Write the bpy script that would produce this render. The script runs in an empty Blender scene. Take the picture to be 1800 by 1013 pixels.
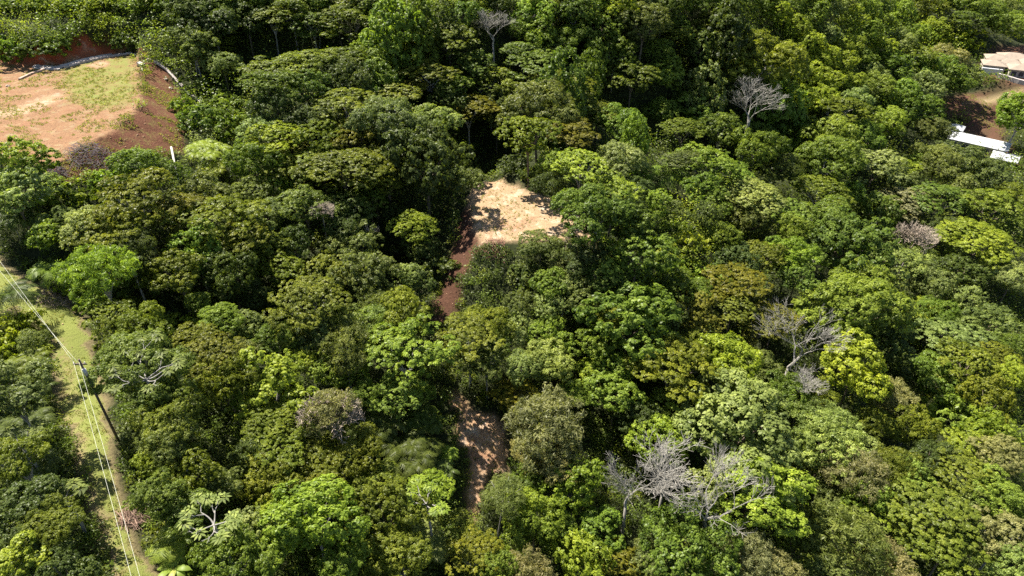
import bpy, math, random
import numpy as np

C = bpy.context.scene
COL = C.collection
R_ = math.radians

# ------------------------------------------------------------------ camera
F = 1200.0                       # focal length in pixels of the 1800 px wide photograph
PITCH = R_(35.5)
cam_d = bpy.data.cameras.new("camera")
cam_d.sensor_width = 36.0
cam_d.lens = 24.0
cam_d.clip_start = 0.5
cam_d.clip_end = 3000
cam = bpy.data.objects.new("camera", cam_d)
cam.rotation_euler = (R_(90) - PITCH, 0, 0)
COL.objects.link(cam)
C.camera = cam

# ------------------------------------------------------------------ light
SUN_V = np.array([-0.62, 0.60, 0.0]); SUN_V /= np.linalg.norm(SUN_V)
SUN_EL = R_(57)
sdir = np.array([SUN_V[0] * math.cos(SUN_EL), SUN_V[1] * math.cos(SUN_EL), math.sin(SUN_EL)])
w = bpy.data.worlds.new("World")
C.world = w
w.use_nodes = True
nt = w.node_tree
bgn = nt.nodes["Background"]
sky = nt.nodes.new("ShaderNodeTexSky")
sky.sky_type = 'NISHITA'
sky.sun_disc = False
sky.sun_elevation = SUN_EL
sky.sun_rotation = math.atan2(sdir[0], sdir[1])
nt.links.new(sky.outputs[0], bgn.inputs[0])
bgn.inputs[1].default_value = 0.06
sd = bpy.data.lights.new("sun", 'SUN')
sd.energy = 5.0
sd.angle = R_(0.5)
sd.color = (1.0, 0.94, 0.84)
sun = bpy.data.objects.new("sun", sd)
from mathutils import Vector
sun.rotation_euler = Vector(sdir.tolist()).to_track_quat('Z', 'Y').to_euler()
COL.objects.link(sun)
C.view_settings.view_transform = 'Standard'
C.view_settings.look = 'None'
C.view_settings.gamma = 1.0
C.view_settings.exposure = 1.58
try:
    C.cycles.max_bounces = 5
    C.cycles.diffuse_bounces = 3
    C.cycles.transmission_bounces = 3
    C.cycles.glossy_bounces = 1
    C.cycles.use_adaptive_sampling = True
    C.cycles.adaptive_threshold = 0.02
    C.cycles.use_denoising = False
except Exception:
    pass

# ------------------------------------------------------------------ projection helpers
SP, CP = math.sin(PITCH), math.cos(PITCH)
def ray(px, py):
    u = (px - 900.0) / F; v = (py - 506.5) / F
    return np.array([u, CP - v * SP, -SP - v * CP])      # depth 1 along the axis
def at_z(px, py, z):
    r = ray(px, py)
    return r * (z / r[2])
def to_px(p):
    d = p[1] * CP - p[2] * SP
    v = (-p[1] * SP - p[2] * CP) / d
    return 900 + F * p[0] / d, 506.5 + F * v, d

# ------------------------------------------------------------------ terrain
CTRL = [
 (0,1013,-52),(170,800,-52),(30,500,-50),(205,770,-52),(0,760,-53),(240,1013,-53),
 (0,380,-50),(240,345,-53),(100,330,-49),
 (0,200,-41),(150,180,-42),(245,140,-43),(150,90,-40),(150,10,-34),(0,0,-33),(300,0,-36),(-200,100,-38),
 (330,230,-48),(420,140,-47),
 (450,50,-38),(600,30,-38),(750,10,-37),(600,-120,-26),(1000,-120,-28),(1300,-120,-36),(300,-120,-22),(600,250,-50),(420,400,-56),(350,600,-57),(400,950,-59),(500,800,-62),
 (600,500,-59),(760,450,-60),(850,250,-55),(850,100,-46),(1000,30,-41),
 (920,380,-56),(1000,400,-57),(845,770,-68),(850,1013,-72),(790,600,-64),(700,900,-68),
 (1000,150,-52),(1150,30,-42),(1300,30,-45),(1200,200,-64),(1350,120,-58),(1300,300,-67),(1450,250,-74),(1450,60,-54),
 (1100,420,-62),(1200,500,-66),(1250,800,-76),(1000,600,-67),(1100,700,-72),(1250,1013,-78),
 (1600,400,-83),(1500,600,-82),(1700,700,-85),(1500,950,-82),(1800,1013,-84),(1800,850,-85),(1650,250,-84),
 (1770,500,-86),(1765,115,-79),(1720,250,-84),(1800,0,-84),(1650,0,-66),(1500,0,-52),(1600,100,-74),(1800,60,-80),
 (2100,300,-84),(2100,700,-84),(1900,1200,-84),(900,1500,-74),(300,1500,-56),(-300,900,-50),(-300,400,-48),
 (1550,200,-78),
]
cp = np.array([at_z(a, b, z) for a, b, z in CTRL])
XS = 100.0
def _phi(r2):
    return np.where(r2 > 1e-12, 0.5 * r2 * np.log(np.maximum(r2, 1e-12)), 0.0)
def _fit():
    P = cp[:, :2] / XS
    n = len(P)
    K = _phi(((P[:, None] - P[None]) ** 2).sum(-1)) + np.eye(n) * 0.004
    Q = np.c_[np.ones(n), P]
    A = np.zeros((n + 3, n + 3)); A[:n, :n] = K; A[:n, n:] = Q; A[n:, :n] = Q.T
    return P, np.linalg.solve(A, np.r_[cp[:, 2], 0, 0, 0])
RP, RW = _fit()
def base_h(x, y):
    x = np.atleast_1d(x).astype(float) / XS; y = np.atleast_1d(y).astype(float) / XS
    out = RW[-3] + RW[-2] * x + RW[-1] * y
    for i in range(len(RP)):
        out = out + RW[i] * _phi((x - RP[i, 0]) ** 2 + (y - RP[i, 1]) ** 2)
    return out

def steps(lo, mid0, mid1, hi, fine, coarse):
    a = np.arange(mid0, mid1, fine)
    l = np.arange(lo, mid0 - coarse * .5, coarse); h = np.arange(mid1 + coarse * .5, hi, coarse)
    return np.r_[l, a, h]
gx = steps(-260, -95, 75, 420, 0.6, 3.0)
gy = steps(-60, 20, 165, 520, 0.6, 3.0)
GX, GY = np.meshgrid(gx, gy)
def vnoise(x, y, s, seed):
    rs = np.random.RandomState(seed)
    t = rs.rand(64, 64)
    u = x / s; v = y / s
    i = np.floor(u).astype(int); j = np.floor(v).astype(int)
    f = u - i; g = v - j
    f = f * f * (3 - 2 * f); g = g * g * (3 - 2 * g)
    a = t[i % 64, j % 64]; b = t[(i + 1) % 64, j % 64]; c = t[i % 64, (j + 1) % 64]; d = t[(i + 1) % 64, (j + 1) % 64]
    return a * (1 - f) * (1 - g) + b * f * (1 - g) + c * (1 - f) * g + d * f * g - 0.5
GZ = base_h(GX.ravel(), GY.ravel()).reshape(GX.shape)
GZ = np.clip(GZ, -98, -4)
def bilin(Z, x, y):
    i = np.clip(np.searchsorted(gx, x) - 1, 0, len(gx) - 2); j = np.clip(np.searchsorted(gy, y) - 1, 0, len(gy) - 2)
    f = np.clip((x - gx[i]) / (gx[i + 1] - gx[i]), 0, 1); g = np.clip((y - gy[j]) / (gy[j + 1] - gy[j]), 0, 1)
    return Z[j, i] * (1 - f) * (1 - g) + Z[j, i + 1] * f * (1 - g) + Z[j + 1, i] * (1 - f) * g + Z[j + 1, i + 1] * f * g
def hit(px, py, up=0.0, Z=None):
    """where the sight line of a photo pixel meets the terrain raised by up metres"""
    Z = GZ if Z is None else Z
    r = ray(px, py)
    d = np.arange(20, 700, 0.5)
    P = d[:, None] * r[None]
    h = bilin(Z, P[:, 0], P[:, 1]) + up
    k = np.nonzero(P[:, 2] < h)[0]
    k = k[0] if len(k) else len(d) - 1
    a, b = d[max(k - 1, 0)], d[k]
    for _ in range(12):
        m = (a + b) / 2; p = m * r
        if p[2] < bilin(Z, p[0], p[1]) + up: b = m
        else: a = m
    return b * r
def poly_sd(poly, X, Y):
    """signed distance (negative inside) to polygon in xy"""
    n = len(poly); best = np.full(X.shape, 1e9); inside = np.zeros(X.shape, bool)
    for i in range(n):
        a = poly[i]; b = poly[(i + 1) % n]
        e = b - a; L = max((e ** 2).sum(), 1e-9)
        t = np.clip(((X - a[0]) * e[0] + (Y - a[1]) * e[1]) / L, 0, 1)
        best = np.minimum(best, (X - a[0] - t * e[0]) ** 2 + (Y - a[1] - t * e[1]) ** 2)
        c = (a[1] > Y) != (b[1] > Y)
        with np.errstate(divide='ignore', invalid='ignore'):
            xi = (b[0] - a[0]) * (Y - a[1]) / (b[1] - a[1] + 1e-12) + a[0]
        inside ^= c & (X < xi)
    d = np.sqrt(best)
    return np.where(inside, -d, d)

# ravines and the rise and fall between them
GZ = GZ + (vnoise(GX, GY, 24.0, 41) * 5.0 + vnoise(GX, GY, 13.0, 42) * 2.4) * np.clip((GY - 60) / 40, .25, 1)
def polyline_d(P, X, Y):
    best = np.full(X.shape, 1e9)
    for a, b in zip(P[:-1], P[1:]):
        e = b - a; L = max((e ** 2).sum(), 1e-9)
        t = np.clip(((X - a[0]) * e[0] + (Y - a[1]) * e[1]) / L, 0, 1)
        best = np.minimum(best, (X - a[0] - t * e[0]) ** 2 + (Y - a[1] - t * e[1]) ** 2)
    return np.sqrt(best)
for pts, dep, wid in (([(860, 200), (835, 270), (770, 360), (690, 440), (560, 520), (500, 560)], 5.5, 6), ([(1060, 120), (1100, 190), (1200, 250), (1290, 270), (1420, 260)], 6, 7),
                      ([(1540, 420), (1575, 500), (1590, 600), (1615, 700)], 6, 6), ([(1300, 440), (1290, 560), (1360, 760), (1380, 860)], 4.5, 5), ([(430, 60), (560, 95), (650, 90)], 4, 6)):
    gp = np.array([hit(a, b)[:2] for a, b in pts])
    GZ = GZ - dep * np.exp(-(polyline_d(gp, GX, GY) / wid) ** 2)
Z0 = GZ.copy()
PAD_Z = -42.5
pad_px = [(-120, 108), (0, 112), (68, 118), (120, 112), (180, 98), (240, 92), (247, 130), (246, 186), (200, 232), (140, 262), (82, 296), (40, 285), (0, 276), (-120, 270)]
PAD = np.array([at_z(a, b, PAD_Z)[:2] for a, b in pad_px])
CL_Z = -56.5
cl_px = [(822, 345), (838, 322), (880, 318), (935, 336), (1000, 362), (1040, 398), (1050, 425), (1000, 420), (950, 428), (900, 424), (852, 430), (838, 415)]
CLR = np.array([at_z(a, b, CL_Z)[:2] for a, b in cl_px])
HS_Z = -77.5
hs_px = [(1722, 100), (1745, 86), (1800, 80), (1900, 80), (1900, 150), (1800, 150), (1732, 138)]
HSP = np.array([at_z(a, b, HS_Z)[:2] for a, b in hs_px])
WR_Z = -85.0
wr_px = [(1672, 226), (1700, 218), (1785, 262), (1795, 290), (1775, 296), (1700, 258)]
WRP = np.array([at_z(a, b, WR_Z)[:2] for a, b in wr_px])
def flatten(poly, z, cut, fill):
    global GZ
    d = np.maximum(poly_sd(poly, GX, GY), 0)
    GZ = np.minimum(np.maximum(GZ, z - d * fill), z + d * cut)
flatten(PAD, PAD_Z, 2.2, 0.62)
flatten(CLR, CL_Z, 0.9, 0.75)
flatten(HSP, HS_Z, 0.9, 0.6)
flatten(WRP, WR_Z, 0.9, 0.6)
GZ = GZ + vnoise(GX, GY, 3.1, 1) * 0.35 + vnoise(GX, GY, 1.3, 2) * 0.16
def ground(x, y):
    return float(bilin(GZ, np.array([x]), np.array([y]))[0])
def gpoly(pts):
    return np.array([hit(a, b)[:2] for a, b in pts])
TRK = gpoly([(-60, 415), (0, 462), (60, 505), (118, 530), (142, 560), (158, 600), (166, 640), (178, 690), (192, 760), (204, 830), (218, 900), (240, 960), (285, 1013), (330, 1120), (180, 1120), (205, 1013), (192, 950), (170, 900), (156, 850), (146, 780), (104, 720), (98, 650), (86, 600), (50, 560), (20, 545), (-60, 560)])
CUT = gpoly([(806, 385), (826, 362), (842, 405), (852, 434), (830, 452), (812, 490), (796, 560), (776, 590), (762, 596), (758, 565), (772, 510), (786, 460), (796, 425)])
LOW = gpoly([(795, 690), (812, 700), (830, 722), (868, 730), (895, 755), (885, 800), (885, 830), (850, 832), (842, 880), (835, 915), (822, 905), (826, 850), (824, 800), (805, 770), (806, 730), (792, 705)])
LINK = gpoly([(756, 600), (782, 598), (800, 690), (800, 712), (786, 705)])
EMB = gpoly([(248, 104), (290, 120), (312, 160), (326, 200), (318, 262), (290, 275), (240, 262), (190, 300), (150, 320), (80, 318), (60, 296), (82, 290), (200, 228), (244, 186)])
BANK = gpoly([(-100, 80), (0, 96), (60, 92), (110, 88), (128, 74), (148, 64), (175, 74), (200, 84), (250, 88), (258, 96), (240, 97), (180, 101), (120, 115), (60, 121), (-100, 121)])
BRN = gpoly([(1650, 172), (1700, 165), (1760, 160), (1830, 155), (1830, 178), (1770, 182), (1765, 240), (1735, 230), (1700, 215), (1672, 210), (1650, 200)])
UCL = gpoly([(1040, 392), (1105, 398), (1108, 420), (1045, 428)])

SOIL = dict(forest=(.030, .036, .014), track=(.25, .19, .10), pad=(.22, .125, .068), tan=(.30, .208, .122), cut=(.075, .037, .023), low=(.36, .225, .13), emb=(.115, .050, .029),  # cut soil is darkened: shade lying over the road cut is put into its colour
            bank=(.25, .062, .028), brn=(.090, .046, .029))
base = np.empty(GX.shape + (3,)); base[:] = SOIL['forest']
green = np.zeros(GX.shape)
kill = np.zeros(GX.shape, bool)          # where no undergrowth stands
cls = np.zeros(GX.shape, int)
nz = vnoise(GX, GY, 1.6, 5) * 1.1 + vnoise(GX, GY, 0.7, 6) * 0.6
def paint(poly, key, gr, soft, idx, k=0.0):
    global base, green, kill, cls
    d = poly_sd(poly, GX, GY) + nz
    wgt = np.clip(0.5 - d / soft, 0, 1)[..., None]
    base = base * (1 - wgt) + np.array(SOIL[key]) * wgt
    green = green * (1 - wgt[..., 0]) + gr * wgt[..., 0]
    kill |= d < k
    cls[d < 0] = idx
paint(BANK, 'bank', .0, .8, 0)
paint(EMB, 'emb', .36, 1.2, 0)
paint(PAD, 'pad', .34, .8, 2)
paint(gpoly([(105, 118), (175, 105), (236, 98), (242, 150), (235, 182), (180, 190), (130, 180), (112, 150)]), 'pad', .52, 3.0, 2)
paint(gpoly([(-20, 200), (40, 185), (102, 162), (98, 180), (60, 196), (-20, 215)]), 'tan', .0, 1.6, 2)
paint(gpoly([(150, 116), (178, 109), (192, 112), (168, 122)]), 'tan', .0, 1.0, 2)
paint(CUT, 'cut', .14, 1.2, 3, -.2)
paint(CLR, 'tan', .03, 1.0, 4, .7)
paint(LOW, 'low', .08, .9, 4, .7)
paint(TRK, 'track', .68, 1.4, 1, .8)
paint(gpoly([(20, 500), (60, 548), (95, 575), (125, 620), (140, 690), (160, 780), (178, 860), (200, 940), (225, 1010), (215, 1030), (185, 940), (165, 870), (148, 790), (118, 700), (108, 640), (80, 585), (40, 550), (10, 515)]), 'track', .50, 1.5, 1)
paint(BRN, 'brn', .24, 2.5, 0, .8)
paint(gpoly([(1692, 178), (1740, 172), (1830, 165), (1830, 169), (1770, 176), (1700, 182)]), 'track', .1, .8, 0)
paint(HSP, 'brn', .2, 2.0, 0)
paint(WRP, 'brn', .35, 2.0, 0)

# ------------------------------------------------------------------ materials
def new_mat(name):
    m = bpy.data.materials.new(name); m.use_nodes = True
    n = m.node_tree.nodes; b = n["Principled BSDF"]
    return m, m.node_tree, n, m.node_tree.links, b
def plain(name, col, rough=0.8, noise=0.25, scale=3.0, bump=0.0, metal=0.0):
    m, t, n, l, b = new_mat(name)
    tc = n.new("ShaderNodeNewGeometry")
    nn = n.new("ShaderNodeTexNoise"); nn.inputs["Scale"].default_value = scale; nn.inputs["Detail"].default_value = 6
    l.new(tc.outputs["Position"], nn.inputs["Vector"])
    mr = n.new("ShaderNodeMapRange"); mr.inputs[1].default_value = .3; mr.inputs[2].default_value = .7
    mr.inputs[3].default_value = 1 - noise; mr.inputs[4].default_value = 1 + noise
    l.new(nn.outputs["Fac"], mr.inputs[0])
    mx = n.new("ShaderNodeVectorMath"); mx.operation = 'SCALE'; mx.inputs[0].default_value = col
    l.new(mr.outputs[0], mx.inputs["Scale"])
    l.new(mx.outputs[0], b.inputs["Base Color"])
    b.inputs["Roughness"].default_value = rough; b.inputs["Metallic"].default_value = metal
    b.inputs["Specular IOR Level"].default_value = 0.25
    if bump:
        bp = n.new("ShaderNodeBump"); bp.inputs["Strength"].default_value = bump; bp.inputs["Distance"].default_value = .1
        l.new(nn.outputs["Fac"], bp.inputs["Height"]); l.new(bp.outputs[0], b.inputs["Normal"])
    return m

def leaf_mat(name, use_attr=False, transl=0.45):
    m, t, n, l, b = new_mat(name)
    if use_attr:
        src = n.new("ShaderNodeAttribute"); src.attribute_name = "col"; colo = src.outputs["Color"]
    else:
        src = n.new("ShaderNodeObjectInfo"); colo = src.outputs["Color"]
    at = n.new("ShaderNodeAttribute"); at.attribute_name = "tint"
    hs = n.new("ShaderNodeHueSaturation")
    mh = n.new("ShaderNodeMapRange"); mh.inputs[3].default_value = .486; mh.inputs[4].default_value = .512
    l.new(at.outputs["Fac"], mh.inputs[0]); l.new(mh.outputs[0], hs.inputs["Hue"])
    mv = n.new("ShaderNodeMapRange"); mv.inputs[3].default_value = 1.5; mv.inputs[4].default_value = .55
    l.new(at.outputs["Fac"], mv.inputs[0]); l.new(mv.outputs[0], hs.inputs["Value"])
    l.new(colo, hs.inputs["Color"])
    l.new(hs.outputs[0], b.inputs["Base Color"])
    b.inputs["Roughness"].default_value = .42
    b.inputs["Specular IOR Level"].default_value = .17
    tr = n.new("ShaderNodeBsdfTranslucent")
    sc = n.new("ShaderNodeMixRGB"); sc.blend_type = 'MULTIPLY'; sc.inputs[0].default_value = 1; sc.inputs[2].default_value = (1.25, 1.3, .5, 1)
    l.new(hs.outputs[0], sc.inputs[1]); l.new(sc.outputs[0], tr.inputs["Color"])
    mx = n.new("ShaderNodeMixShader"); mx.inputs[0].default_value = transl
    out = n["Material Output"]
    l.new(b.outputs[0], mx.inputs[1]); l.new(tr.outputs[0], mx.inputs[2]); l.new(mx.outputs[0], out.inputs[0])
    return m
M_LEAF = leaf_mat("leaves")
M_UNDER = leaf_mat("undergrowth leaves", True)
M_BARK = plain("bark", (.13, .105, .075), .9, .4, 4)
M_PALEBARK = plain("pale bark", (.24, .225, .20), .9, .25, 5)
M_GREYWOOD = plain("weathered bare wood", (.23, .215, .185), .9, .25, 5)
M_TWIG = plain("dry twigs", (.27, .22, .17), .9, .3, 5)
M_CONC = plain("pale concrete", (.42, .37, .34), .8, .22, 1.5)
M_WOODPOLE = plain("weathered pole wood", (.12, .09, .07), .85, .3, 8)
M_WIRE = plain("aluminium cable", (.5, .5, .4), .5, .1, 5)
M_CERAM = plain("grey ceramic", (.45, .43, .40), .4, .1, 5)

def ground_mat():
    m, t, n, l, b = new_mat("earth and grass")
    g = n.new("ShaderNodeNewGeometry")
    a = n.new("ShaderNodeAttribute"); a.attribute_name = "soil"
    gr = n.new("ShaderNodeAttribute"); gr.attribute_name = "green"
    def noise(scale, det=8, rough=.6):
        x = n.new("ShaderNodeTexNoise"); x.inputs["Scale"].default_value = scale; x.inputs["Detail"].default_value = det; x.inputs["Roughness"].default_value = rough
        l.new(g.outputs["Position"], x.inputs["Vector"]); return x.outputs["Fac"]
    def mr(s, a0, a1, b0, b1):
        x = n.new("ShaderNodeMapRange"); x.inputs[1].default_value = a0; x.inputs[2].default_value = a1; x.inputs[3].default_value = b0; x.inputs[4].default_value = b1
        l.new(s, x.inputs[0]); return x.outputs[0]
    big = noise(.16); mid = noise(.7); fine = noise(3.2, 10, .7)
    # paler, drier streaks and darker damp ones
    v = n.new("ShaderNodeVectorMath"); v.operation = 'SCALE'
    l.new(a.outputs["Color"], v.inputs[0]); l.new(mr(fine, .3, .7, .62, 1.32), v.inputs["Scale"])
    m1 = n.new("ShaderNodeMixRGB"); m1.blend_type = 'MIX'; m1.inputs[2].default_value = (.44, .35, .26, 1)
    mul = n.new("ShaderNodeMath"); mul.operation = 'MULTIPLY'
    l.new(mr(mid, .52, .66, 0, .75), mul.inputs[0])
    sep = n.new("ShaderNodeSeparateColor"); l.new(a.outputs["Color"], sep.inputs[0])
    l.new(mr(sep.outputs[0], .18, .3, 0, 1), mul.inputs[1])
    l.new(mul.outputs[0], m1.inputs[0]); l.new(v.outputs[0], m1.inputs[1])
    m1b = n.new("ShaderNodeMixRGB"); m1b.blend_type = 'MIX'; m1b.inputs[2].default_value = (.21, .095, .055, 1)
    mu3 = n.new("ShaderNodeMath"); mu3.operation = 'MULTIPLY'
    l.new(mr(big, .56, .66, 0, .5), mu3.inputs[0]); l.new(mr(sep.outputs[0], .18, .25, 0, 1), mu3.inputs[1])
    l.new(mu3.outputs[0], m1b.inputs[0]); l.new(m1.outputs[0], m1b.inputs[1])
    # grass patches
    add = n.new("ShaderNodeMath"); add.operation = 'MULTIPLY_ADD'; add.inputs[1].default_value = .45
    l.new(mid, add.inputs[0]); l.new(mr(fine, 0, 1, 0, .55), add.inputs[2])
    thr = n.new("ShaderNodeMath"); thr.operation = 'ADD'; l.new(add.outputs[0], thr.inputs[0]); l.new(gr.outputs["Fac"], thr.inputs[1])
    m2 = n.new("ShaderNodeMixRGB"); m2.inputs[2].default_value = (.15, .175, .04, 1)
    l.new(mr(thr.outputs[0], .86, 1.08, 0, .92), m2.inputs[0]); l.new(m1b.outputs[0], m2.inputs[1])
    l.new(m2.outputs[0], b.inputs["Base Color"])
    b.inputs["Roughness"].default_value = .95; b.inputs["Specular IOR Level"].default_value = .1
    bp = n.new("ShaderNodeBump"); bp.inputs["Strength"].default_value = .9; bp.inputs["Distance"].default_value = .22
    l.new(fine, bp.inputs["Height"]); l.new(bp.outputs[0], b.inputs["Normal"])
    return m
M_GROUND = ground_mat()

# ------------------------------------------------------------------ mesh helpers
def mesh_np(name, V, Q, attrs=None, mat=None, smooth=False):
    """V (n,3), Q (m,4) or (m,3)"""
    me = bpy.data.meshes.new(name)
    k = Q.shape[1]
    me.vertices.add(len(V)); me.vertices.foreach_set("co", np.ascontiguousarray(V, dtype=np.float32).ravel())
    me.loops.add(len(Q) * k); me.loops.foreach_set("vertex_index", np.ascontiguousarray(Q, dtype=np.int32).ravel())
    me.polygons.add(len(Q)); me.polygons.foreach_set("loop_start", np.arange(0, len(Q) * k, k, dtype=np.int32))
    me.update(calc_edges=True)
    if smooth: me.polygons.foreach_set("use_smooth", np.ones(len(Q), bool))
    for nm, (typ, dom, arr) in (attrs or {}).items():
        a = me.attributes.new(nm, typ, dom)
        if typ == 'FLOAT': a.data.foreach_set("value", arr.astype(np.float32).ravel())
        else: a.data.foreach_set("color", arr.astype(np.float32).ravel())
    if mat: me.materials.append(mat)
    return me
def link(name, me, parent=None):
    o = bpy.data.objects.new(name, me); COL.objects.link(o)
    if parent: o.parent = parent
    return o
def empty(name, loc):
    o = bpy.data.objects.new(name, None); o.empty_display_size = .5; COL.objects.link(o); o.location = loc
    return o
def tag(o, label=None, cat=None, group=None, kind=None):
    if label: o["label"] = label
    if cat: o["category"] = cat
    if group: o["group"] = group
    if kind: o["kind"] = kind
    return o
class MB:
    """boxes, prisms and tubes collected into one mesh"""
    def __init__(s): s.v = []; s.f = []
    def add(s, V, Fs):
        b = len(s.v); s.v += [tuple(map(float, p)) for p in V]; s.f += [tuple(b + i for i in f) for f in Fs]
    def box(s, c, ex, ey, ez):
        c, ex, ey, ez = map(np.array, (c, ex, ey, ez))
        V = [c + sx * ex + sy * ey + sz * ez for sz in (-1, 1) for sx, sy in ((-1, -1), (1, -1), (1, 1), (-1, 1))]
        s.add(V, [(3, 2, 1, 0), (4, 5, 6, 7), (0, 1, 5, 4), (1, 2, 6, 5), (2, 3, 7, 6), (3, 0, 4, 7)])
    def tube(s, P, rad, n=5):
        P = np.array(P, float); k = len(P); rad = np.broadcast_to(rad, (k,))
        T = np.gradient(P, axis=0); T /= np.linalg.norm(T, axis=1)[:, None] + 1e-9
        up = np.array([0, 0, 1.]) if abs(T[0][2]) < .9 else np.array([1., 0, 0])
        A = np.cross(T, up); A /= np.linalg.norm(A, axis=1)[:, None] + 1e-9
        B = np.cross(T, A)
        th = np.arange(n) * 2 * math.pi / n
        V = (P[:, None] + rad[:, None, None] * (np.cos(th)[None, :, None] * A[:, None] + np.sin(th)[None, :, None] * B[:, None])).reshape(-1, 3)
        Fs = [(i * n + j, i * n + (j + 1) % n, (i + 1) * n + (j + 1) % n, (i + 1) * n + j) for i in range(k - 1) for j in range(n)]
        Fs += [tuple(reversed(range(n))), tuple((k - 1) * n + j for j in range(n))]
        s.add(V, Fs)
    def mesh(s, name, mat, smooth=False):
        me = bpy.data.meshes.new(name); me.from_pydata(s.v, [], s.f); me.materials.append(mat)
        if smooth:
            for p in me.polygons: p.use_smooth = True
        me.update(); return me

# ------------------------------------------------------------------ ground objects (one sheet cut into its zones)
ny, nx = GX.shape
idx = np.arange(ny * nx).reshape(ny, nx)
Q = np.stack([idx[:-1, :-1], idx[:-1, 1:], idx[1:, 1:], idx[1:, :-1]], -1).reshape(-1, 4)
V = np.stack([GX, GY, GZ], -1).reshape(-1, 3)
qc = cls[:-1, :-1].reshape(-1)
for k, nm in enumerate(("ground", "grass_track", "terrace", "dirt_road", "dirt_clearing")):
    q = Q[qc == k]
    u, inv = np.unique(q, return_inverse=True)
    me = mesh_np(nm, V[u], inv.reshape(-1, 4), {"soil": ('FLOAT_COLOR', 'POINT', np.c_[base.reshape(-1, 3)[u], np.ones(len(u))]), "green": ('FLOAT', 'POINT', green.reshape(-1)[u])}, M_GROUND, True)
    tag(link(nm, me), kind="structure")

# ------------------------------------------------------------------ foliage generators (unit crown: radius 1, base at z = 0)
def unit(v):
    return v / (np.linalg.norm(v, axis=-1, keepdims=True) + 1e-9)
def leaf_quads(P, N, L, W, rs, fold=.25, tip=None):
    """rhombic leaves: centre P, normal N, half length L, half width W"""
    n = len(P)
    t = rs.normal(size=(n, 3)) if tip is None else tip + rs.normal(size=(n, 3)) * .35
    T = unit(t - (t * N).sum(1, keepdims=True) * N)
    B = np.cross(N, T)
    L = np.asarray(L).reshape(-1, 1) * np.ones((n, 1)); W = np.asarray(W).reshape(-1, 1) * np.ones((n, 1))
    V = np.stack([P - T * L, P + B * W + N * W * fold, P + T * L, P - B * W + N * W * fold], 1).reshape(-1, 3)
    return V, np.arange(4 * n).reshape(-1, 4)
def crown(name, seed, lobes, leaf, cover=2.4, tuft=.085, flat=0.0, spread=.55, slim=.62, droop=0.0, skirt=.35):
    """lobes (n,5): x y z radius vertical-radius. Tufts of leaves cover the outside of the lobes."""
    rs = np.random.RandomState(seed)
    P = []; N = []; Tn = []
    lobes = np.array(lobes)
    la = leaf * leaf * slim * 2
    for i, (cx, cy, cz, r, rz) in enumerate(lobes):
        area = 4 * math.pi * r * r * (.5 + .5 * rz / r) * .7
        per = 26
        nt_ = int(area * cover / la / per) + 2
        d = unit(rs.normal(size=(nt_, 3)))
        keep = (d[:, 2] > -.25) | (rs.rand(nt_) < skirt)
        d = d[keep]
        c = np.array([cx, cy, cz]) + d * np.array([r, r, rz]) * rs.uniform(.8, 1.06, (len(d), 1))
        ok = np.ones(len(c), bool)
        for j, (ox, oy, oz, q, qz) in enumerate(lobes):
            if j != i:
                ok &= (((c - np.array([ox, oy, oz])) / np.array([q, q, qz])) ** 2).sum(1) > .62
        c = c[ok]; d = d[ok]
        lt = rs.rand()
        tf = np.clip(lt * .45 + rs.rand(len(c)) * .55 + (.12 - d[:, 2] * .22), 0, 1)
        e = unit(rs.normal(size=(len(c), per, 3)))
        e[..., 2] = np.abs(e[..., 2]) * (1 - flat * .7)
        tr_ = tuft * rs.uniform(.6, 1.25, (len(c), 1, 1))
        p = c[:, None] + e * tr_ * rs.uniform(.35, 1.0, (len(c), per, 1))
        p[..., 2] -= droop * tr_[..., 0] * rs.rand(len(c), per) * 2
        nn = unit(e * .75 + d[:, None] * .55 + np.array([0, 0, .25 + flat * .9]) + rs.normal(size=e.shape) * spread)
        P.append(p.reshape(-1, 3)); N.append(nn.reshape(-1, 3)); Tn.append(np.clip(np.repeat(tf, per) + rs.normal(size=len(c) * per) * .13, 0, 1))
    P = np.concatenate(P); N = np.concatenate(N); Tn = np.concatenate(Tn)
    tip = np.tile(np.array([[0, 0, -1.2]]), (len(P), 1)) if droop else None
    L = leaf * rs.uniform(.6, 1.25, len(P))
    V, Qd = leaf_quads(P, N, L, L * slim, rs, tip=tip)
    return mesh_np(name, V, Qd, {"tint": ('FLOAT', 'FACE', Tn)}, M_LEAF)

def dome_lobes(rs, n=20, h=.75, r=(.24, .4), flat=1.0, rim=.0, core=True):
    out = []
    sx, sy = rs.uniform(.86, 1.1, 2)
    for i in range(n):
        z = 1 - (i + .5) / n * 1.05
        a = i * 2.399963 + rs.normal() * .35
        q = math.sqrt(max(0, 1 - z * z)) * .72
        rr = rs.uniform(*r)
        rad = q * rs.uniform(.72, 1.38)
        if rs.rand() < .1: continue
        out.append((math.cos(a) * rad * sx, math.sin(a) * rad * sy, max(z, -.05) * h * .62 + .12 + rs.normal() * .075, rr, rr * flat * rs.uniform(.75, 1.05)))
    if core: out.append((0, 0, .12, .62, .42))
    return out
def k_dome(name, s):
    rs = np.random.RandomState(s)
    return crown(name, s, dome_lobes(rs, rs.randint(17, 26), rs.uniform(.7, 1.0), (.2, .36), .9), leaf=rs.uniform(.023, .034), cover=2.0, tuft=.078, slim=.55, spread=.36, skirt=.45)
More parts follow.
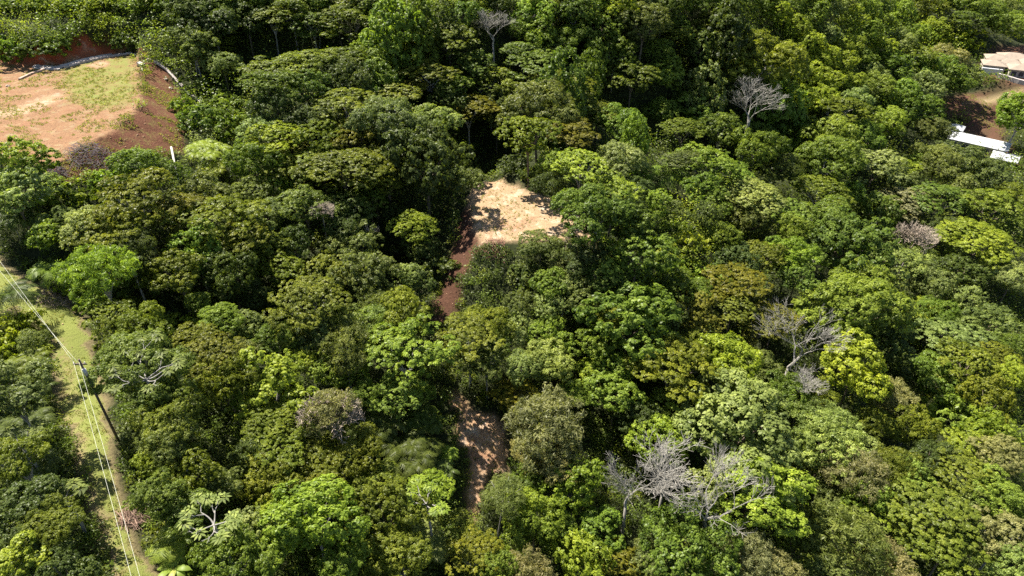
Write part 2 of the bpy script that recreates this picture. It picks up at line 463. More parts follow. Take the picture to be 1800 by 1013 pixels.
def k_umb(name, s):
    rs = np.random.RandomState(s)
    out = []
    n = rs.randint(24, 34)
    for i in range(n):
        q = math.sqrt((i + .5) / n) * .9
        a = i * 2.399963 + rs.normal() * .5
        rr = rs.uniform(.16, .33)
        out.append((math.cos(a) * q, math.sin(a) * q, .62 * math.sqrt(max(0, 1 - q * q)) + rs.normal() * .07, rr, rr * rs.uniform(.26, .42)))
    for i in range(9):
        a = rs.rand() * 6.28; q = rs.uniform(.3, .85); rr = rs.uniform(.15, .28)
        out.append((math.cos(a) * q, math.sin(a) * q, rs.uniform(-.12, .22), rr, rr * .45))
    return crown(name, s, out, leaf=rs.uniform(.025, .032), cover=2.1, tuft=.062, flat=.75, slim=.5, spread=.34, skirt=.2)
def k_round(name, s):
    rs = np.random.RandomState(s)
    return crown(name, s, dome_lobes(rs, rs.randint(9, 15), rs.uniform(1.0, 1.25), (.3, .46), 1.0), leaf=rs.uniform(.032, .044), cover=2.2, tuft=.10, slim=.62, spread=.36, skirt=.6)
def k_vine(name, s):
    rs = np.random.RandomState(s)
    out = []
    for k, (z, q0, n, r0) in enumerate(((.95, .15, 3, .42), (.5, .42, 6, .42), (0.0, .52, 7, .42), (-.55, .5, 6, .42), (-1.1, .45, 5, .4))):
        for i in range(n):
            a = i * 6.283 / n + rs.normal() * .4 + k
            rr = r0 * rs.uniform(.7, 1.1)
            out.append((math.cos(a) * q0 * rs.uniform(.8, 1.2), math.sin(a) * q0 * rs.uniform(.8, 1.2), z + rs.normal() * .12, rr, rr * 1.15))
    return crown(name, s, out, leaf=.044, cover=2.0, tuft=.09, slim=.6, droop=.8, spread=.5, skirt=.7)
def k_fine(name, s):
    rs = np.random.RandomState(s)
    return crown(name, s, dome_lobes(rs, rs.randint(20, 30), rs.uniform(.8, 1.0), (.2, .34), .95), leaf=.052, cover=1.45, tuft=.13, slim=.24, spread=.9, skirt=.4)
def k_bush(name, s):
    rs = np.random.RandomState(s)
    return crown(name, s, dome_lobes(rs, rs.randint(8, 13), rs.uniform(.7, .95), (.3, .5), .85), leaf=rs.uniform(.075, .1), cover=1.9, tuft=.15, slim=.5, spread=.6, skirt=.5)

def frond_rosette(P0, rs, n, length, leafl, tilt=(.0, .9), dens=22, width=.3):
    """arching pinnate fronds; returns leaf centres, normals, tips"""
    VV = []; QQ = []; base_ = 0
    for i in range(n):
        a = i * 2.399963 + rs.normal() * .2
        el = rs.uniform(*tilt)
        h = np.array([math.cos(a), math.sin(a), 0])
        L = length * rs.uniform(.8, 1.15)
        t = np.linspace(0.08, 1, dens)
        el_t = el - t * (1.1 + el * .5)
        dx = np.cumsum(np.cos(el_t)) / dens * L; dz = np.cumsum(np.sin(el_t)) / dens * L
        C_ = P0 + h[None] * dx[:, None] + np.array([0, 0, 1])[None] * dz[:, None]
        tan = np.gradient(C_, axis=0); tan = unit(tan)
        side = np.cross(h, [0, 0, 1.0])
        for sgn in (-1, 1):
            ll = leafl * np.sin(np.clip(t, .05, .97) * math.pi) ** .6 + leafl * .12
            D = unit(sgn * side[None] * 1.0 + tan * .55 + np.array([0, 0, -.25]) + rs.normal(size=C_.shape) * .08)
            wv = tan * (L / dens * .42)
            A = C_ - wv; B = C_ + wv; T1 = C_ + D * ll[:, None] + wv * .3; T2 = C_ + D * ll[:, None] - wv * .3
            v = np.stack([A, B, T1, T2], 1).reshape(-1, 3)
            VV.append(v); QQ.append(np.arange(len(v)).reshape(-1, 4) + base_); base_ += len(v)
    return np.concatenate(VV), np.concatenate(QQ)
def k_palm(name, s):
    rs = np.random.RandomState(s)
    V, Qd = frond_rosette(np.array([0, 0, .35]), rs, 17, 1.15, .36, (.05, 1.2), 26)
    return mesh_np(name, V, Qd, {"tint": ('FLOAT', 'FACE', np.clip(rs.normal(.45, .22, len(Qd)), 0, 1))}, M_LEAF)
def k_fern(name, s):
    rs = np.random.RandomState(s)
    VV = []; QQ = []; b = 0
    for k in range(9):
        a = k * 2.4; q = 0 if k == 0 else rs.uniform(.35, .75)
        V, Qd = frond_rosette(np.array([math.cos(a) * q, math.sin(a) * q, .35 - q * .35 + rs.uniform(-.1, .1)]), rs, 12, .55, .15, (.1, .9), 18)
        VV.append(V); QQ.append(Qd + b); b += len(V)
    V = np.concatenate(VV); Qd = np.concatenate(QQ)
    return mesh_np(name, V, Qd, {"tint": ('FLOAT', 'FACE', np.clip(rs.normal(.4, .25, len(Qd)), 0, 1))}, M_LEAF)

# ------------------------------------------------------------------ woody skeletons
def grow(mb, P, D, L, r, lev, rs, maxlev, up=.25, ends=None, nseg=4, ang=(.45, .95), kids=(2, 4), minr=.004):
    pts = [P]; d = D
    for i in range(nseg):
        d = unit(d + rs.normal(size=3) * .10 + np.array([0, 0, up * .12]))
        pts.append(pts[-1] + d * L / nseg)
    rr = np.linspace(r, max(r * .62, minr * .6), nseg + 1)
    mb.tube(pts, rr, 6 if lev == 0 else (4 if lev < 3 else 3))
    if lev >= maxlev:
        if ends is not None: ends.append((pts[-1], d))
        return
    n = rs.randint(*kids) if lev < maxlev - 1 else rs.randint(2, 4)
    for k in range(n):
        ax = unit(np.cross(d, rs.normal(size=3)))
        a = rs.uniform(*ang) * (1 if k else .55)
        nd = unit(d * math.cos(a) + ax * math.sin(a) + np.array([0, 0, up * .25]))
        fr = 1.0 if k < 2 else rs.uniform(.45, .9)
        j = min(int(fr * nseg), nseg)
        grow(mb, pts[j], nd, L * rs.uniform(.70, .92), max(r * .62 * rs.uniform(.75, 1.05), minr), lev + 1, rs, maxlev, up, ends, max(2, nseg - 1), ang, kids, minr)
def bare_mesh(name, seed, mat, maxlev=6, r=.05, minr=.006, L=.5, up=.3, ang=(.35, .85), kids=(3, 4)):
    rs = np.random.RandomState(seed); mb = MB()
    grow(mb, np.array([0, 0, 0.]), unit(np.array([rs.normal() * .15, rs.normal() * .15, 1])), L, r, 0, rs, maxlev, up, None, 4, ang, kids, minr)
    v = np.array(mb.v); v[:, :2] -= v[:, :2].mean(0) * (v[:, 2:] / v[:, 2].max())
    e = np.percentile(np.hypot(v[:, 0], v[:, 1]), 95)
    v[:, :2] /= e; q_ = np.hypot(v[:, 0], v[:, 1]); v[:, :2] *= np.where(q_ > .95, (.95 + (q_ - .95) * .25) / np.maximum(q_, 1e-6), 1)[:, None]; v[:, 2] *= 1.35 / v[:, 2].max()
    mb.v = [tuple(q) for q in v.tolist()]
    return mb.mesh(name, mat)
def trunk_mesh(name, seed, mat, fork=.62, limbs=5):
    """trunk from z 0 to 1, limbs spreading into the crown"""
    rs = np.random.RandomState(seed); mb = MB()
    b = np.array([rs.normal() * .05, rs.normal() * .05])
    z = np.linspace(-.08, fork, 6)
    P = np.c_[b[0] * np.sin(z * 3), b[1] * np.sin(z * 2.5), z]
    mb.tube(P, np.linspace(.052, .034, 6) * np.array([1.35, 1, 1, 1, 1, 1]), 7)
    for i in range(limbs):
        a = i * 6.283 / limbs + rs.normal() * .3
        q = rs.uniform(.35, .7); t = np.linspace(0, 1, 5)
        e = P[-1] + np.array([math.cos(a) * q, math.sin(a) * q, 0])
        pts = P[-1] + (e - P[-1])[None] * (t ** 1.1)[:, None] + np.array([0, 0, (1.02 - fork)])[None] * (t ** .8)[:, None] * rs.uniform(.8, 1.15)
        mb.tube(pts, np.linspace(.028, .010, 5), 5)
        for k in range(2):
            ss = pts[3 - k]; dd = np.array([math.cos(a + (k - .5) * 1.6) * .25, math.sin(a + (k - .5) * 1.6) * .25, .12])
            mb.tube([ss, ss + dd * .5 + np.array([0, 0, .01]), ss + dd], [.014, .010, .005], 4)
    return mb.mesh(name, mat)

PROTO = {}
MAKERS = dict(dome=(k_dome, 9), umb=(k_umb, 9), round=(k_round, 7), vine=(k_vine, 5), fine=(k_fine, 5), bush=(k_bush, 5), palm=(k_palm, 3), fern=(k_fern, 3))
def proto(kind, i):
    mk, n = MAKERS[kind]
    key = (kind, i % n)
    if key not in PROTO:
        PROTO[key] = mk(kind + "_crown", 100 * (1 + list(MAKERS).index(kind)) + key[1])
    return PROTO[key]
TRUNKS = [trunk_mesh("trunk", 900 + i, M_BARK) for i in range(4)] + [trunk_mesh("trunk", 910 + i, M_PALEBARK, .55, 6) for i in range(3)]
# ------------------------------------------------------------------ the trees: photo position of each crown, its width there, form and leaf colour
PAL = dict(O=(.148,.176,.019), R=(.172,.172,.019), Y=(.235,.288,.028), L=(.178,.242,.031), G=(.124,.176,.024), D=(.078,.106,.022), K=(.142,.174,.042), P=(.215,.262,.072), T=(.225,.222,.085))
TREES = """
475 25 62 umb O;512 18 70 umb O;550 32 80 umb G;592 14 60 umb O;612 36 84 umb O;628 8 55 round K;690 30 88 vine L;728 26 70 vine G;778 25 56 vine D;675 70 36 dome G
720 83 52 umb R;742 58 60 umb G;790 66 92 umb O;850 22 40 umb Y;812 22 60 dome G;872 5 50 dome D;470 122 80 umb O;530 112 90 umb O;602 106 82 umb O;648 100 62 round L
665 120 60 vine G;585 132 70 umb K;480 152 80 umb G;540 152 70 dome G;618 146 80 dome D;657 156 60 round L;692 168 70 umb O;602 182 92 umb O;752 130 80 umb O;792 146 72 umb G
832 112 80 umb G;862 146 82 umb O;822 186 80 umb R;782 170 60 dome D;730 152 44 umb R;684 206 116 dome K;748 216 92 dome P;872 190 70 dome D;480 182 80 dome D;542 202 72 dome D
455 226 62 dome P;490 240 92 umb Y;562 244 92 umb O;622 240 82 umb R;430 30 70 dome D;372 28 90 dome D;335 20 60 dome D;390 108 60 dome P;405 74 36 umb O;336 72 72 dome K
935 20 60 round L;914 45 52 dome G;962 14 50 dome G;1010 14 60 round G;1012 38 42 bush Y;1060 40 70 dome G;1092 18 60 round Y;1130 36 86 dome K;1166 8 70 dome D;1192 48 50 dome G
1252 36 62 umb O;1284 32 88 vine D;1238 82 80 dome K;945 62 56 round L;985 70 46 round G;1012 56 52 dome G;975 94 50 dome K;1045 86 46 vine G;1080 92 70 dome G;1160 86 50 dome G
1186 54 56 umb O;1110 132 76 umb O;1170 130 56 round L;1036 112 56 vine G;990 132 84 vine G;1240 142 80 vine K;1292 152 52 dome K;1336 105 128 dome O;920 92 60 umb G;942 116 80 umb G
982 152 88 umb O;945 190 108 dome K;1000 176 72 umb O;1050 196 60 umb O;1000 232 82 umb R;930 236 88 umb O;1090 216 60 round G;1120 222 60 vine L;1160 190 52 dome G;1222 182 70 round L
1200 226 62 umb O;1266 226 60 round G;1322 232 62 dome G;1388 206 60 dome G;1376 158 84 vine G;1300 92 50 round K
1366 18 44 round L;1398 46 46 round L;1430 26 44 round G;1462 14 44 dome K;1494 30 46 round L;1526 14 42 dome G;1420 74 46 round L;1454 60 44 round K;1486 72 46 dome L;1518 58 44 round G
1550 40 44 dome L;1582 26 44 round G;1390 90 40 round Y;1444 102 46 round Y;1478 108 44 round L;1512 96 46 dome G;1546 84 46 round L;1576 72 46 round K;1610 54 46 dome G;1422 130 50 round Y
1456 142 48 round Y;1490 140 46 dome L;1436 166 50 round Y;1530 128 50 dome K;1642 44 34 round Y;1655 70 36 bush Y;1602 92 62 umb O;1566 112 60 dome D;1532 152 68 dome G;1506 178 60 dome K
1580 166 70 dome G;1606 190 76 dome G;1662 104 60 dome T;1700 66 44 bush Y;1740 24 56 dome G;1780 40 56 dome L;1480 192 88 umb O;1462 236 76 dome L;1516 236 66 dome G;1410 178 54 round Y
1700 34 50 umb G;1768 14 50 dome K;1794 200 76 round L;1640 120 60 dome G;1664 138 54 round G;1700 130 48 dome K;1630 150 60 dome K;1560 212 66 dome L;1640 222 64 dome K;1690 148 40 dome G;20 84 56 bush G;58 82 56 bush D;98 80 50 bush G;222 72 50 bush D
40 288 92 round L;22 332 104 dome P;120 342 66 bush L;228 284 70 round L;192 312 54 bush L;240 346 130 umb O;292 302 50 round G;362 268 66 fern Y;382 296 44 fern Y;362 336 80 dome K
440 338 52 round K;20 390 86 fern D;76 412 50 round L;100 385 60 dome K;148 398 72 dome P;204 402 104 umb O;222 444 84 dome D;312 372 92 umb R;372 388 128 umb O;402 424 104 umb O
346 446 90 round L;432 432 76 dome O;175 480 88 fine L;130 500 56 bush L;242 494 80 bush G;90 486 62 palm G;306 472 86 dome O;402 476 104 dome D;60 350 60 fern L;322 186 40 bush L
350 150 44 bush G;392 180 56 bush G;345 206 56 bush G;402 218 64 bush G;440 285 84 dome G
498 284 90 umb O;506 262 66 umb R;560 282 86 umb O;602 292 106 umb O;652 292 90 umb O;684 316 72 umb O;746 284 150 dome D;830 312 44 dome K;486 326 52 round L;532 358 82 dome K
470 372 60 dome K;612 358 72 dome D;602 386 60 dome D;686 372 44 dome D;725 402 74 umb Y;622 432 82 dome K;462 430 70 umb O;482 464 84 umb O;572 482 84 umb O;642 480 84 dome K
542 504 52 dome K;716 482 42 round P;762 462 72 bush D;744 436 78 dome D;738 500 74 dome D;700 440 56 bush D;650 345 60 dome G;520 420 60 dome D
904 284 46 bush D;936 306 44 bush D;976 286 56 dome L;1020 290 86 umb Y;962 322 52 dome D;1090 278 80 dome P;1076 334 80 umb Y;1112 330 60 dome D;1048 368 96 round G;1096 366 58 round D
950 424 66 dome K;1112 400 72 round G;1122 444 92 round G;1030 446 70 dome D;1150 358 52 round L;1170 312 58 palm L;1176 366 52 dome K;1200 280 60 umb K;1236 286 84 umb L
1276 302 62 umb L;1232 328 60 dome G;1182 402 52 bush G;1252 354 56 round G;1320 342 84 umb P;1326 382 70 dome K;1240 376 56 dome D;1270 422 60 round G;1328 264 76 dome G;1300 452 70 dome D
1200 436 80 bush Y;1160 468 66 bush L;1240 478 62 bush L;1140 500 60 bush L;990 470 60 round K;966 500 52 round G;1004 500 44 round P;930 478 56 bush D;1342 450 70 umb O;1290 496 90 umb R
1060 480 60 dome G;1200 500 60 round G
1370 290 70 dome D;1456 280 84 dome G;1540 290 82 umb P;1582 292 50 umb Y;1608 286 32 round L;1650 280 72 dome K;1692 282 76 dome K;1442 334 80 umb O;1490 336 60 dome L;1372 370 78 umb L
1396 404 60 dome L;1452 392 104 dome G;1484 424 124 dome G;1540 378 76 round G;1602 354 72 umb T;1650 350 80 umb G;1694 330 60 dome K;1740 362 88 umb L;1782 342 60 dome O;1660 400 60 dome D
1716 420 90 umb Y;1620 452 54 dome P;1572 462 80 umb P;1752 452 44 dome Y;1782 482 70 dome P;1392 442 72 dome L;1402 484 60 dome G;1352 456 44 umb Y;1510 500 90 dome L;1640 500 76 dome K
1690 470 66 dome D;1790 410 60 umb G;1740 310 60 dome K;1590 318 56 dome K
20 532 64 palm D;18 578 62 bush Y;52 600 52 dome K;16 618 66 bush Y;38 644 60 fern O;14 690 100 round K;54 692 60 fern D;46 746 70 fern D;200 562 90 umb O;250 572 88 dome O
322 566 56 bush L;345 530 34 round L;382 560 66 dome L;432 568 56 dome P;245 640 110 dome K;370 622 104 umb R;340 590 60 umb O;390 662 90 dome O;282 690 76 dome G;432 620 60 dome K
480 686 110 round Y;292 744 108 dome O;170 530 50 bush L;440 515 60 dome D;176 612 26 bush O
540 540 112 umb O;592 552 60 dome P;626 586 70 dome K;562 582 80 dome K;480 592 78 dome G;652 570 80 fine P;604 606 88 fine K;664 532 52 fine K;706 546 80 dome O;535 634 48 round Y
576 652 60 round L;622 645 56 dome L;718 618 132 umb L;690 694 72 umb L;736 690 50 dome L;480 742 90 umb O;822 592 96 umb O;852 566 70 dome O;854 628 70 dome K;662 744 80 fern D
740 744 84 fern D;640 690 56 dome G
914 532 50 dome K;966 538 50 round P;1020 524 60 round K;910 580 52 round P;966 584 60 round L;1076 552 70 umb O;1112 560 132 round G;1050 596 80 dome L;1220 538 74 umb R;1236 566 60 umb R
1290 534 62 umb O;1330 572 70 umb R;1180 552 52 dome K;914 642 70 dome P;962 632 78 dome P;1060 612 60 dome G;1036 652 42 round Y;1072 646 60 round L;1170 598 60 dome G;1182 642 140 umb O
1216 602 60 dome O;1280 640 98 round Y;1336 632 50 dome K;905 690 88 umb R;965 752 130 fine T;1082 690 80 round L;1172 722 70 round L;1130 742 70 dome D;1300 742 180 dome P;1012 690 50 dome L
1210 690 66 dome O;870 610 50 dome G
1364 560 66 umb R;1510 536 142 dome L;1612 552 70 umb Y;1498 592 70 umb G;1500 650 106 round Y;1650 546 70 dome G;1702 524 52 dome P;1742 560 76 dome K;1682 592 90 umb P;1782 610 60 dome G
1700 640 100 umb O;1752 626 66 umb O;1640 662 70 round G;1782 658 60 dome Y;1742 700 84 dome O;1382 690 84 dome G;1360 660 56 dome K;1440 690 60 dome O;1570 700 70 fine T;1452 742 80 fine P
1542 742 60 dome O;1600 744 76 dome O;1682 730 84 bush L;1744 756 76 dome Y;1560 600 70 dome D;1580 640 56 dome D
24 800 104 dome O;66 818 68 fern D;30 884 100 dome D;86 924 72 dome O;32 988 76 round Y;60 940 70 dome D;100 1000 92 dome D;246 770 66 dome D;290 772 88 dome K;260 812 46 round Y
332 822 88 dome O;272 866 80 dome G;322 892 76 dome G;386 852 60 dome K;300 962 50 palm L;402 990 130 dome G;432 928 66 round P;432 800 56 dome D;
482 792 104 umb O;562 812 96 umb O;612 784 90 dome O;472 838 70 dome O;562 862 80 umb R;550 908 128 round L;470 902 44 round Y;460 970 66 round L;662 842 80 umb O;674 902 122 dome O
702 976 112 dome O;755 866 80 umb Y;802 918 44 umb O;750 960 66 fern P;726 800 90 fern D;786 800 44 fern L;836 972 80 umb R;886 862 70 fine K;880 1002 66 round L;930 1012 84 fine T
770 830 60 fern D;600 985 80 dome G
925 792 70 fine T;976 800 80 dome T;940 842 60 dome G;1010 856 84 round L;922 876 50 dome G;940 914 86 round L;1050 932 70 round G;1020 988 90 round Y;1084 982 66 umb R;1150 776 84 round L
1265 850 100 round P;1326 858 150 dome Y;1200 950 140 round G;1150 992 80 dome K;1322 978 86 fine T;1286 950 60 fine K;985 935 60 dome G
1370 786 80 dome P;1372 840 66 dome D;1450 788 106 dome P;1502 832 90 fine T;1520 784 50 round P;1572 812 76 fine O;1530 872 70 dome L;1452 874 60 dome K;1602 850 66 round L;1532 886 84 umb Y
1490 942 128 fine K;1402 902 60 umb O;1402 962 66 umb O;1360 1002 80 fine T;1642 900 116 umb O;1662 962 106 umb O;1692 832 84 umb O;1712 780 70 umb Y;1762 800 86 dome T;1700 880 60 dome P
1752 872 96 dome L;1762 942 96 dome T;1792 1002 84 dome P;1562 1002 86 fine T;1584 988 36 round Y;1640 800 70 dome D;1455 1000 60 dome K
"""
rows = []
for t in TREES.replace("\n", ";").split(";"):
    t = t.split()
    if len(t) == 5: rows.append((float(t[0]), float(t[1]), float(t[2]), t[3], t[4]))
rows = [(a, b, w_, k, {'G': 'L', 'L': 'Y', 'K': 'P', 'D': 'G'}.get(c, c) if 1365 < a < 1660 and b < 190 else c) for a, b, w_, k, c in rows]
# the 300 crowns that show largest are trees of their own; the smallest ones far up the slopes are one mass
TK = ("dome", "umb", "round", "vine", "fine")
_w = sorted([r[2] for r in rows if r[3] in TK], reverse=True)[299]
_big = [r for r in rows if r[3] in TK and r[2] > _w]
_eq = [r for r in rows if r[3] in TK and r[2] == _w]
_keep = set(_big + _eq[:300 - len(_big)])
small = [r for r in rows if r[3] in TK and r not in _keep]
rows = [r for r in rows if r[3] not in TK or r in _keep]
_rs = np.random.RandomState(31)          # the forest goes on past the top of the picture
for _y in (8, -2, -12):
    for _x in range(-50, 300, 17):
        small.append((_x + _rs.uniform(-9, 9), _y + _rs.uniform(-4, 4), _rs.uniform(22, 34), "bush", "LYG"[_rs.randint(3)]))
for _y in (4, -14, -34):
    for _x in range(300, 1860, 44):
        small.append((_x + _rs.uniform(-20, 20), _y + _rs.uniform(-7, 7), _rs.uniform(34, 52), ("dome", "umb", "round", "dome")[_rs.randint(4)], ("GLGDKOLYG" if _x < 1350 else "LYLPGYLOG")[_rs.randint(9)]))



CW = dict(O="olive-yellow", R="ochre-topped green", Y="bright yellow-green", L="lime-green", G="mid-green", D="dark green", K="grey-green", P="pale green", T="tan-tinged")
KW = dict(dome="billowing tree", umb="flat-topped spreading tree", round="dense round tree", vine="vine-draped tree", fine="feathery tree", bush="leafy shrub", palm="palm", fern="tree fern clump")
NAME = dict(dome="broadleaf_tree", umb="spreading_tree", round="round_tree", vine="vine_draped_tree", fine="feathery_tree", bush="shrub", palm="palm_tree", fern="tree_fern")
CATG = dict(dome="tree", umb="tree", round="tree", vine="tree", fine="tree", bush="shrub", palm="palm", fern="tree fern")
# things one can find, for the labels (photo position)
LM = [("the tan clearing", 915, 378), ("the red-earth terrace", 150, 180), ("the cream tiled roofs", 1768, 118), ("the long white roof", 1735, 252), ("the cleared brown slope", 1725, 195),
      ("the utility pole", 175, 700), ("the white pipe", 306, 286), ("the shaded dirt cut", 785, 520), ("the small dirt clearing", 845, 765), ("the huge bare crowns", 1165, 860),
      ("the lone bare white tree", 1322, 182), ("the wide bare grey tree", 1400, 602), ("the twiggy tan tree", 580, 722), ("the big silvery tree", 1300, 742), ("the lemon-green dome", 480, 686),
      ("the feathery tan tree", 965, 752), ("the tall ochre-capped tree", 1110, 132), ("the huge dark dome", 746, 284), ("the bare hilltop snag", 865, 45), ("the bright slope scrub", 160, 30),
      ("the branching pale limbs", 370, 900), ("the banana plants", 300, 985), ("the track's lower end", 232, 970), ("the track's upper bend", 60, 510), ("the glossy lime dome", 1280, 640),
      ("the half-bare tree", 1610, 415), ("the small grey snag", 650, 405), ("the frame's top edge", 1150, 0), ("the bright double-lobed tree", 1500, 650), ("the bright lime crown", 535, 634),
      ("the slim lone trunk", 876, 925), ("the broad olive crown", 718, 618), ("the frame's lower corner", 1795, 1010), ("the top corner", 1795, 5), ("the glossy vine-rimmed dome", 1112, 560),
      ("the white branching limbs", 245, 640)]
UNIQ = {(746, 284): "huge dark green domed tree standing just before the tan clearing", (1300, 742): "big silvery pale green tree above the huge bare crowns",
        (480, 686): "lemon-green round domed tree catching full sun beyond the twiggy tan tree", (965, 752): "feathery tan tree with buff seed heads beside the small dirt clearing",
        (1110, 132): "tall ochre-capped tree standing clear of darker crowns on the upper slope", (1280, 640): "glossy lime-green dome beside the wide bare grey tree",
        (1500, 650): "bright double-lobed yellow-green tree on the far side of the wide bare grey tree", (535, 634): "small bright lime crown up from the lemon-green dome",
        (718, 618): "broad olive-green layered crown between the shaded cut and the twiggy tan tree", (1112, 560): "glossy vine-rimmed green dome below the tan clearing",
        (1020, 988): "vivid yellow-green fluffy crown at the lower edge left of the bare crowns", (1336, 105): "broad soft olive tree towering behind the lone bare white tree",
        (228, 284): "lime-green shrub mass on the bank below the red-earth terrace", (40, 288): "glossy lime tree against the front edge of the terrace",
        (22, 332): "silvery pale tree below the terrace at the frame's edge"}
ORD = ["", "second ", "third ", "fourth ", "fifth ", "sixth ", "seventh ", "eighth "]
def direction(dx, dy):
    a = math.degrees(math.atan2(-dy, dx)) % 360
    return ["right of", "up and right of", "straight above", "up and left of", "left of", "down and left of", "straight below", "down and right of"][int((a + 22.5) // 45) % 8]
def labels_for(rows):
    out = [None] * len(rows); used = {}
    for i, (x, y, w_, k, c) in enumerate(rows):
        if (int(x), int(y)) in UNIQ: out[i] = UNIQ[(int(x), int(y))]
    buckets = {}
    for i, (x, y, w_, k, c) in enumerate(rows):
        if out[i]: continue
        best = sorted(LM, key=lambda m: math.hypot(m[1] - x, m[2] - y))
        m = next(m for m in best if math.hypot(m[1] - x, m[2] - y) > 14)
        dx, dy = x - m[1], y - m[2]
        buckets.setdefault((m[0], direction(dx, dy), k, c), []).append((math.hypot(dx, dy), i))
    for (m, d, k, c), lst in buckets.items():
        lst.sort()
        for n, (_, i) in enumerate(lst):
            if len(m.split()) > 4: k2 = KW[k].replace("spreading ", "")
            else: k2 = KW[k]
            if len(lst) == 1: s = f"{CW[c]} {k2} {d} {m}"
            elif n == 0: s = f"{CW[c]} {k2} {d} {m}, first one out"
            elif n == len(lst) - 1 and n < 3: s = f"{CW[c]} {k2} {d} {m}, farthest one out"
            else: s = f"{CW[c]} {k2} {d} {m}, {ORD[n].strip()} one out"
            out[i] = s
    return out

TPOS = []          # xy, radius of every placed crown
ptree_count = {}
def zero_parent(o, parent, scale, loc=(0, 0, 0), rz=0):
    o.parent = parent; o.scale = scale; o.location = loc; o.rotation_euler = (0, 0, rz)
rng = np.random.RandomState(77)
protos_done = {}
SHR = [(918, 378, 120), (845, 765, 120), (785, 500, 90), (110, 560, 85), (165, 680, 75), (185, 800, 75), (215, 930, 80), (150, 200, 170)]
def shr(px, py):
    return .84 if any(math.hypot(px - a, py - b) < q for a, b, q in SHR) else 1.0
def place_tree(px, py, w_, kind, c, label, group):
    w_ = w_ * shr(px, py)
    i = ptree_count.get(kind, 0); ptree_count[kind] = i + 1
    _, _, d0 = to_px(hit(px, py, 5.0, GZ))
    R = 0.5 * w_ * d0 / F * 1.24
    jitter = rng.uniform(-.6, 1.2)
    if kind == 'bush': H = R * 1.0 + .4
    elif kind in ('palm', 'fern'): H = R * .7 + 2.2
    elif kind == 'vine': H = R * 2.2 + 4.0 + jitter
    else: H = R * 1.25 + (4.6 + jitter if shr(px, py) == 1.0 or px < 700 and py < 400 else 2.0)
    hc = H - (.45 if kind != 'bush' else .4) * R
    p = hit(px, py, hc)
    R = 0.5 * w_ * to_px(p)[2] / F * 1.24
    x, y = p[0], p[1]; g = ground(x, y)
    bz = {'bush': H - .8 * R, 'palm': H - .5 * R, 'fern': H - .4 * R, 'vine': H - 1.3 * R}.get(kind, H - .82 * R)
    root = empty(NAME[kind], (x, y, g))
    tag(root, label, CATG[kind], group)
    cr = link("crown", proto(kind, i), root)
    s = R
    zero_parent(cr, root, (s * rng.uniform(.84, 1.2), s * rng.uniform(.84, 1.2), s * rng.uniform(.85, 1.18)), (0, 0, bz), rng.uniform(0, 6.28))
    col = np.array(PAL[c]) * rng.uniform(.86, 1.16) * np.array([rng.uniform(.92, 1.08), 1, rng.uniform(.8, 1.2)])
    cr.color = (*col.tolist(), 1)
    if kind != 'bush':
        pale = rng.rand() < .35
        tk = link("trunk", TRUNKS[4 + rng.randint(3)] if pale else TRUNKS[rng.randint(4)], root)
        hh = bz + .25 * R
        slim_ = .45 if kind in ('palm', 'fern') else 1
        zero_parent(tk, root, (R * .8 * slim_, R * .8 * slim_, hh), (0, 0, 0), rng.uniform(0, 6.28))
    TPOS.append((x, y, R))
    return root
def solve_tree(px, py, w_, kind):
    _, _, d0 = to_px(hit(px, py, 5.0, GZ))
    R = 0.5 * w_ * d0 / F * 1.24
    H = R * 1.0 + .4 if kind == 'bush' else R * (2.2 if kind == 'vine' else 1.25) + 4.6
    p = hit(px, py, H - .45 * R)
    return p[0], p[1], ground(p[0], p[1]), 0.5 * w_ * to_px(p)[2] / F * 1.24, H
def canopy_mass(lst):
    VV = []; QQ = []; CC = []; TT = []; b = 0
    for n, (px, py, w_, kind, c) in enumerate(lst):
        x, y, g, R, H = solve_tree(px, py, w_, kind)
        me = proto(kind, n)
        nv = len(me.vertices); v = np.empty(nv * 3, np.float32); me.vertices.foreach_get("co", v); v = v.reshape(-1, 4, 3)
        t = np.empty(len(me.polygons), np.float32); me.attributes["tint"].data.foreach_get("value", t)
        keep = rng.rand(len(v)) < .8
        v = v[keep].reshape(-1, 3); t = t[keep]
        a = rng.uniform(0, 6.28)
        rot = np.array([[math.cos(a), -math.sin(a), 0], [math.sin(a), math.cos(a), 0], [0, 0, 1]])
        v = v @ rot.T * R + np.array([x, y, g + H - (1.3 if kind == 'vine' else .82) * R])
        col = np.array(PAL[c]) * rng.uniform(.86, 1.16)
        VV.append(v); QQ.append(np.arange(len(v)).reshape(-1, 4) + b); b += len(v)
        TT.append(t); CC.append(np.tile(np.r_[col, 1], (len(t), 1)))
        TPOS.append((x, y, R))
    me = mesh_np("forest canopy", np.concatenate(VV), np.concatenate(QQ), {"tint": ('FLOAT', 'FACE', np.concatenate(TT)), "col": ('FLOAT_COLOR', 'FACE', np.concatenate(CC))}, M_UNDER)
    tag(link("forest_canopy", me), "small crowns of the far forest merging into one green mass", "forest", kind="stuff")
LABELS = labels_for(rows)
GRP = dict(bush="shrubs among the forest trees", palm="palms among the forest trees", fern="tree ferns among the forest trees")
for (px, py, w_, k, c), lb in zip(rows, LABELS):
    place_tree(px, py, w_, k, c, lb, GRP.get(k, k.replace("dome", "billowing broadleaf").replace("umb", "flat-topped").replace("round", "dense round").replace("vine", "vine-draped").replace("fine", "feathery") + " trees of the forest slope"))
print("trees", len(rows), "distinct labels", len(set(LABELS)))
canopy_mass(small)

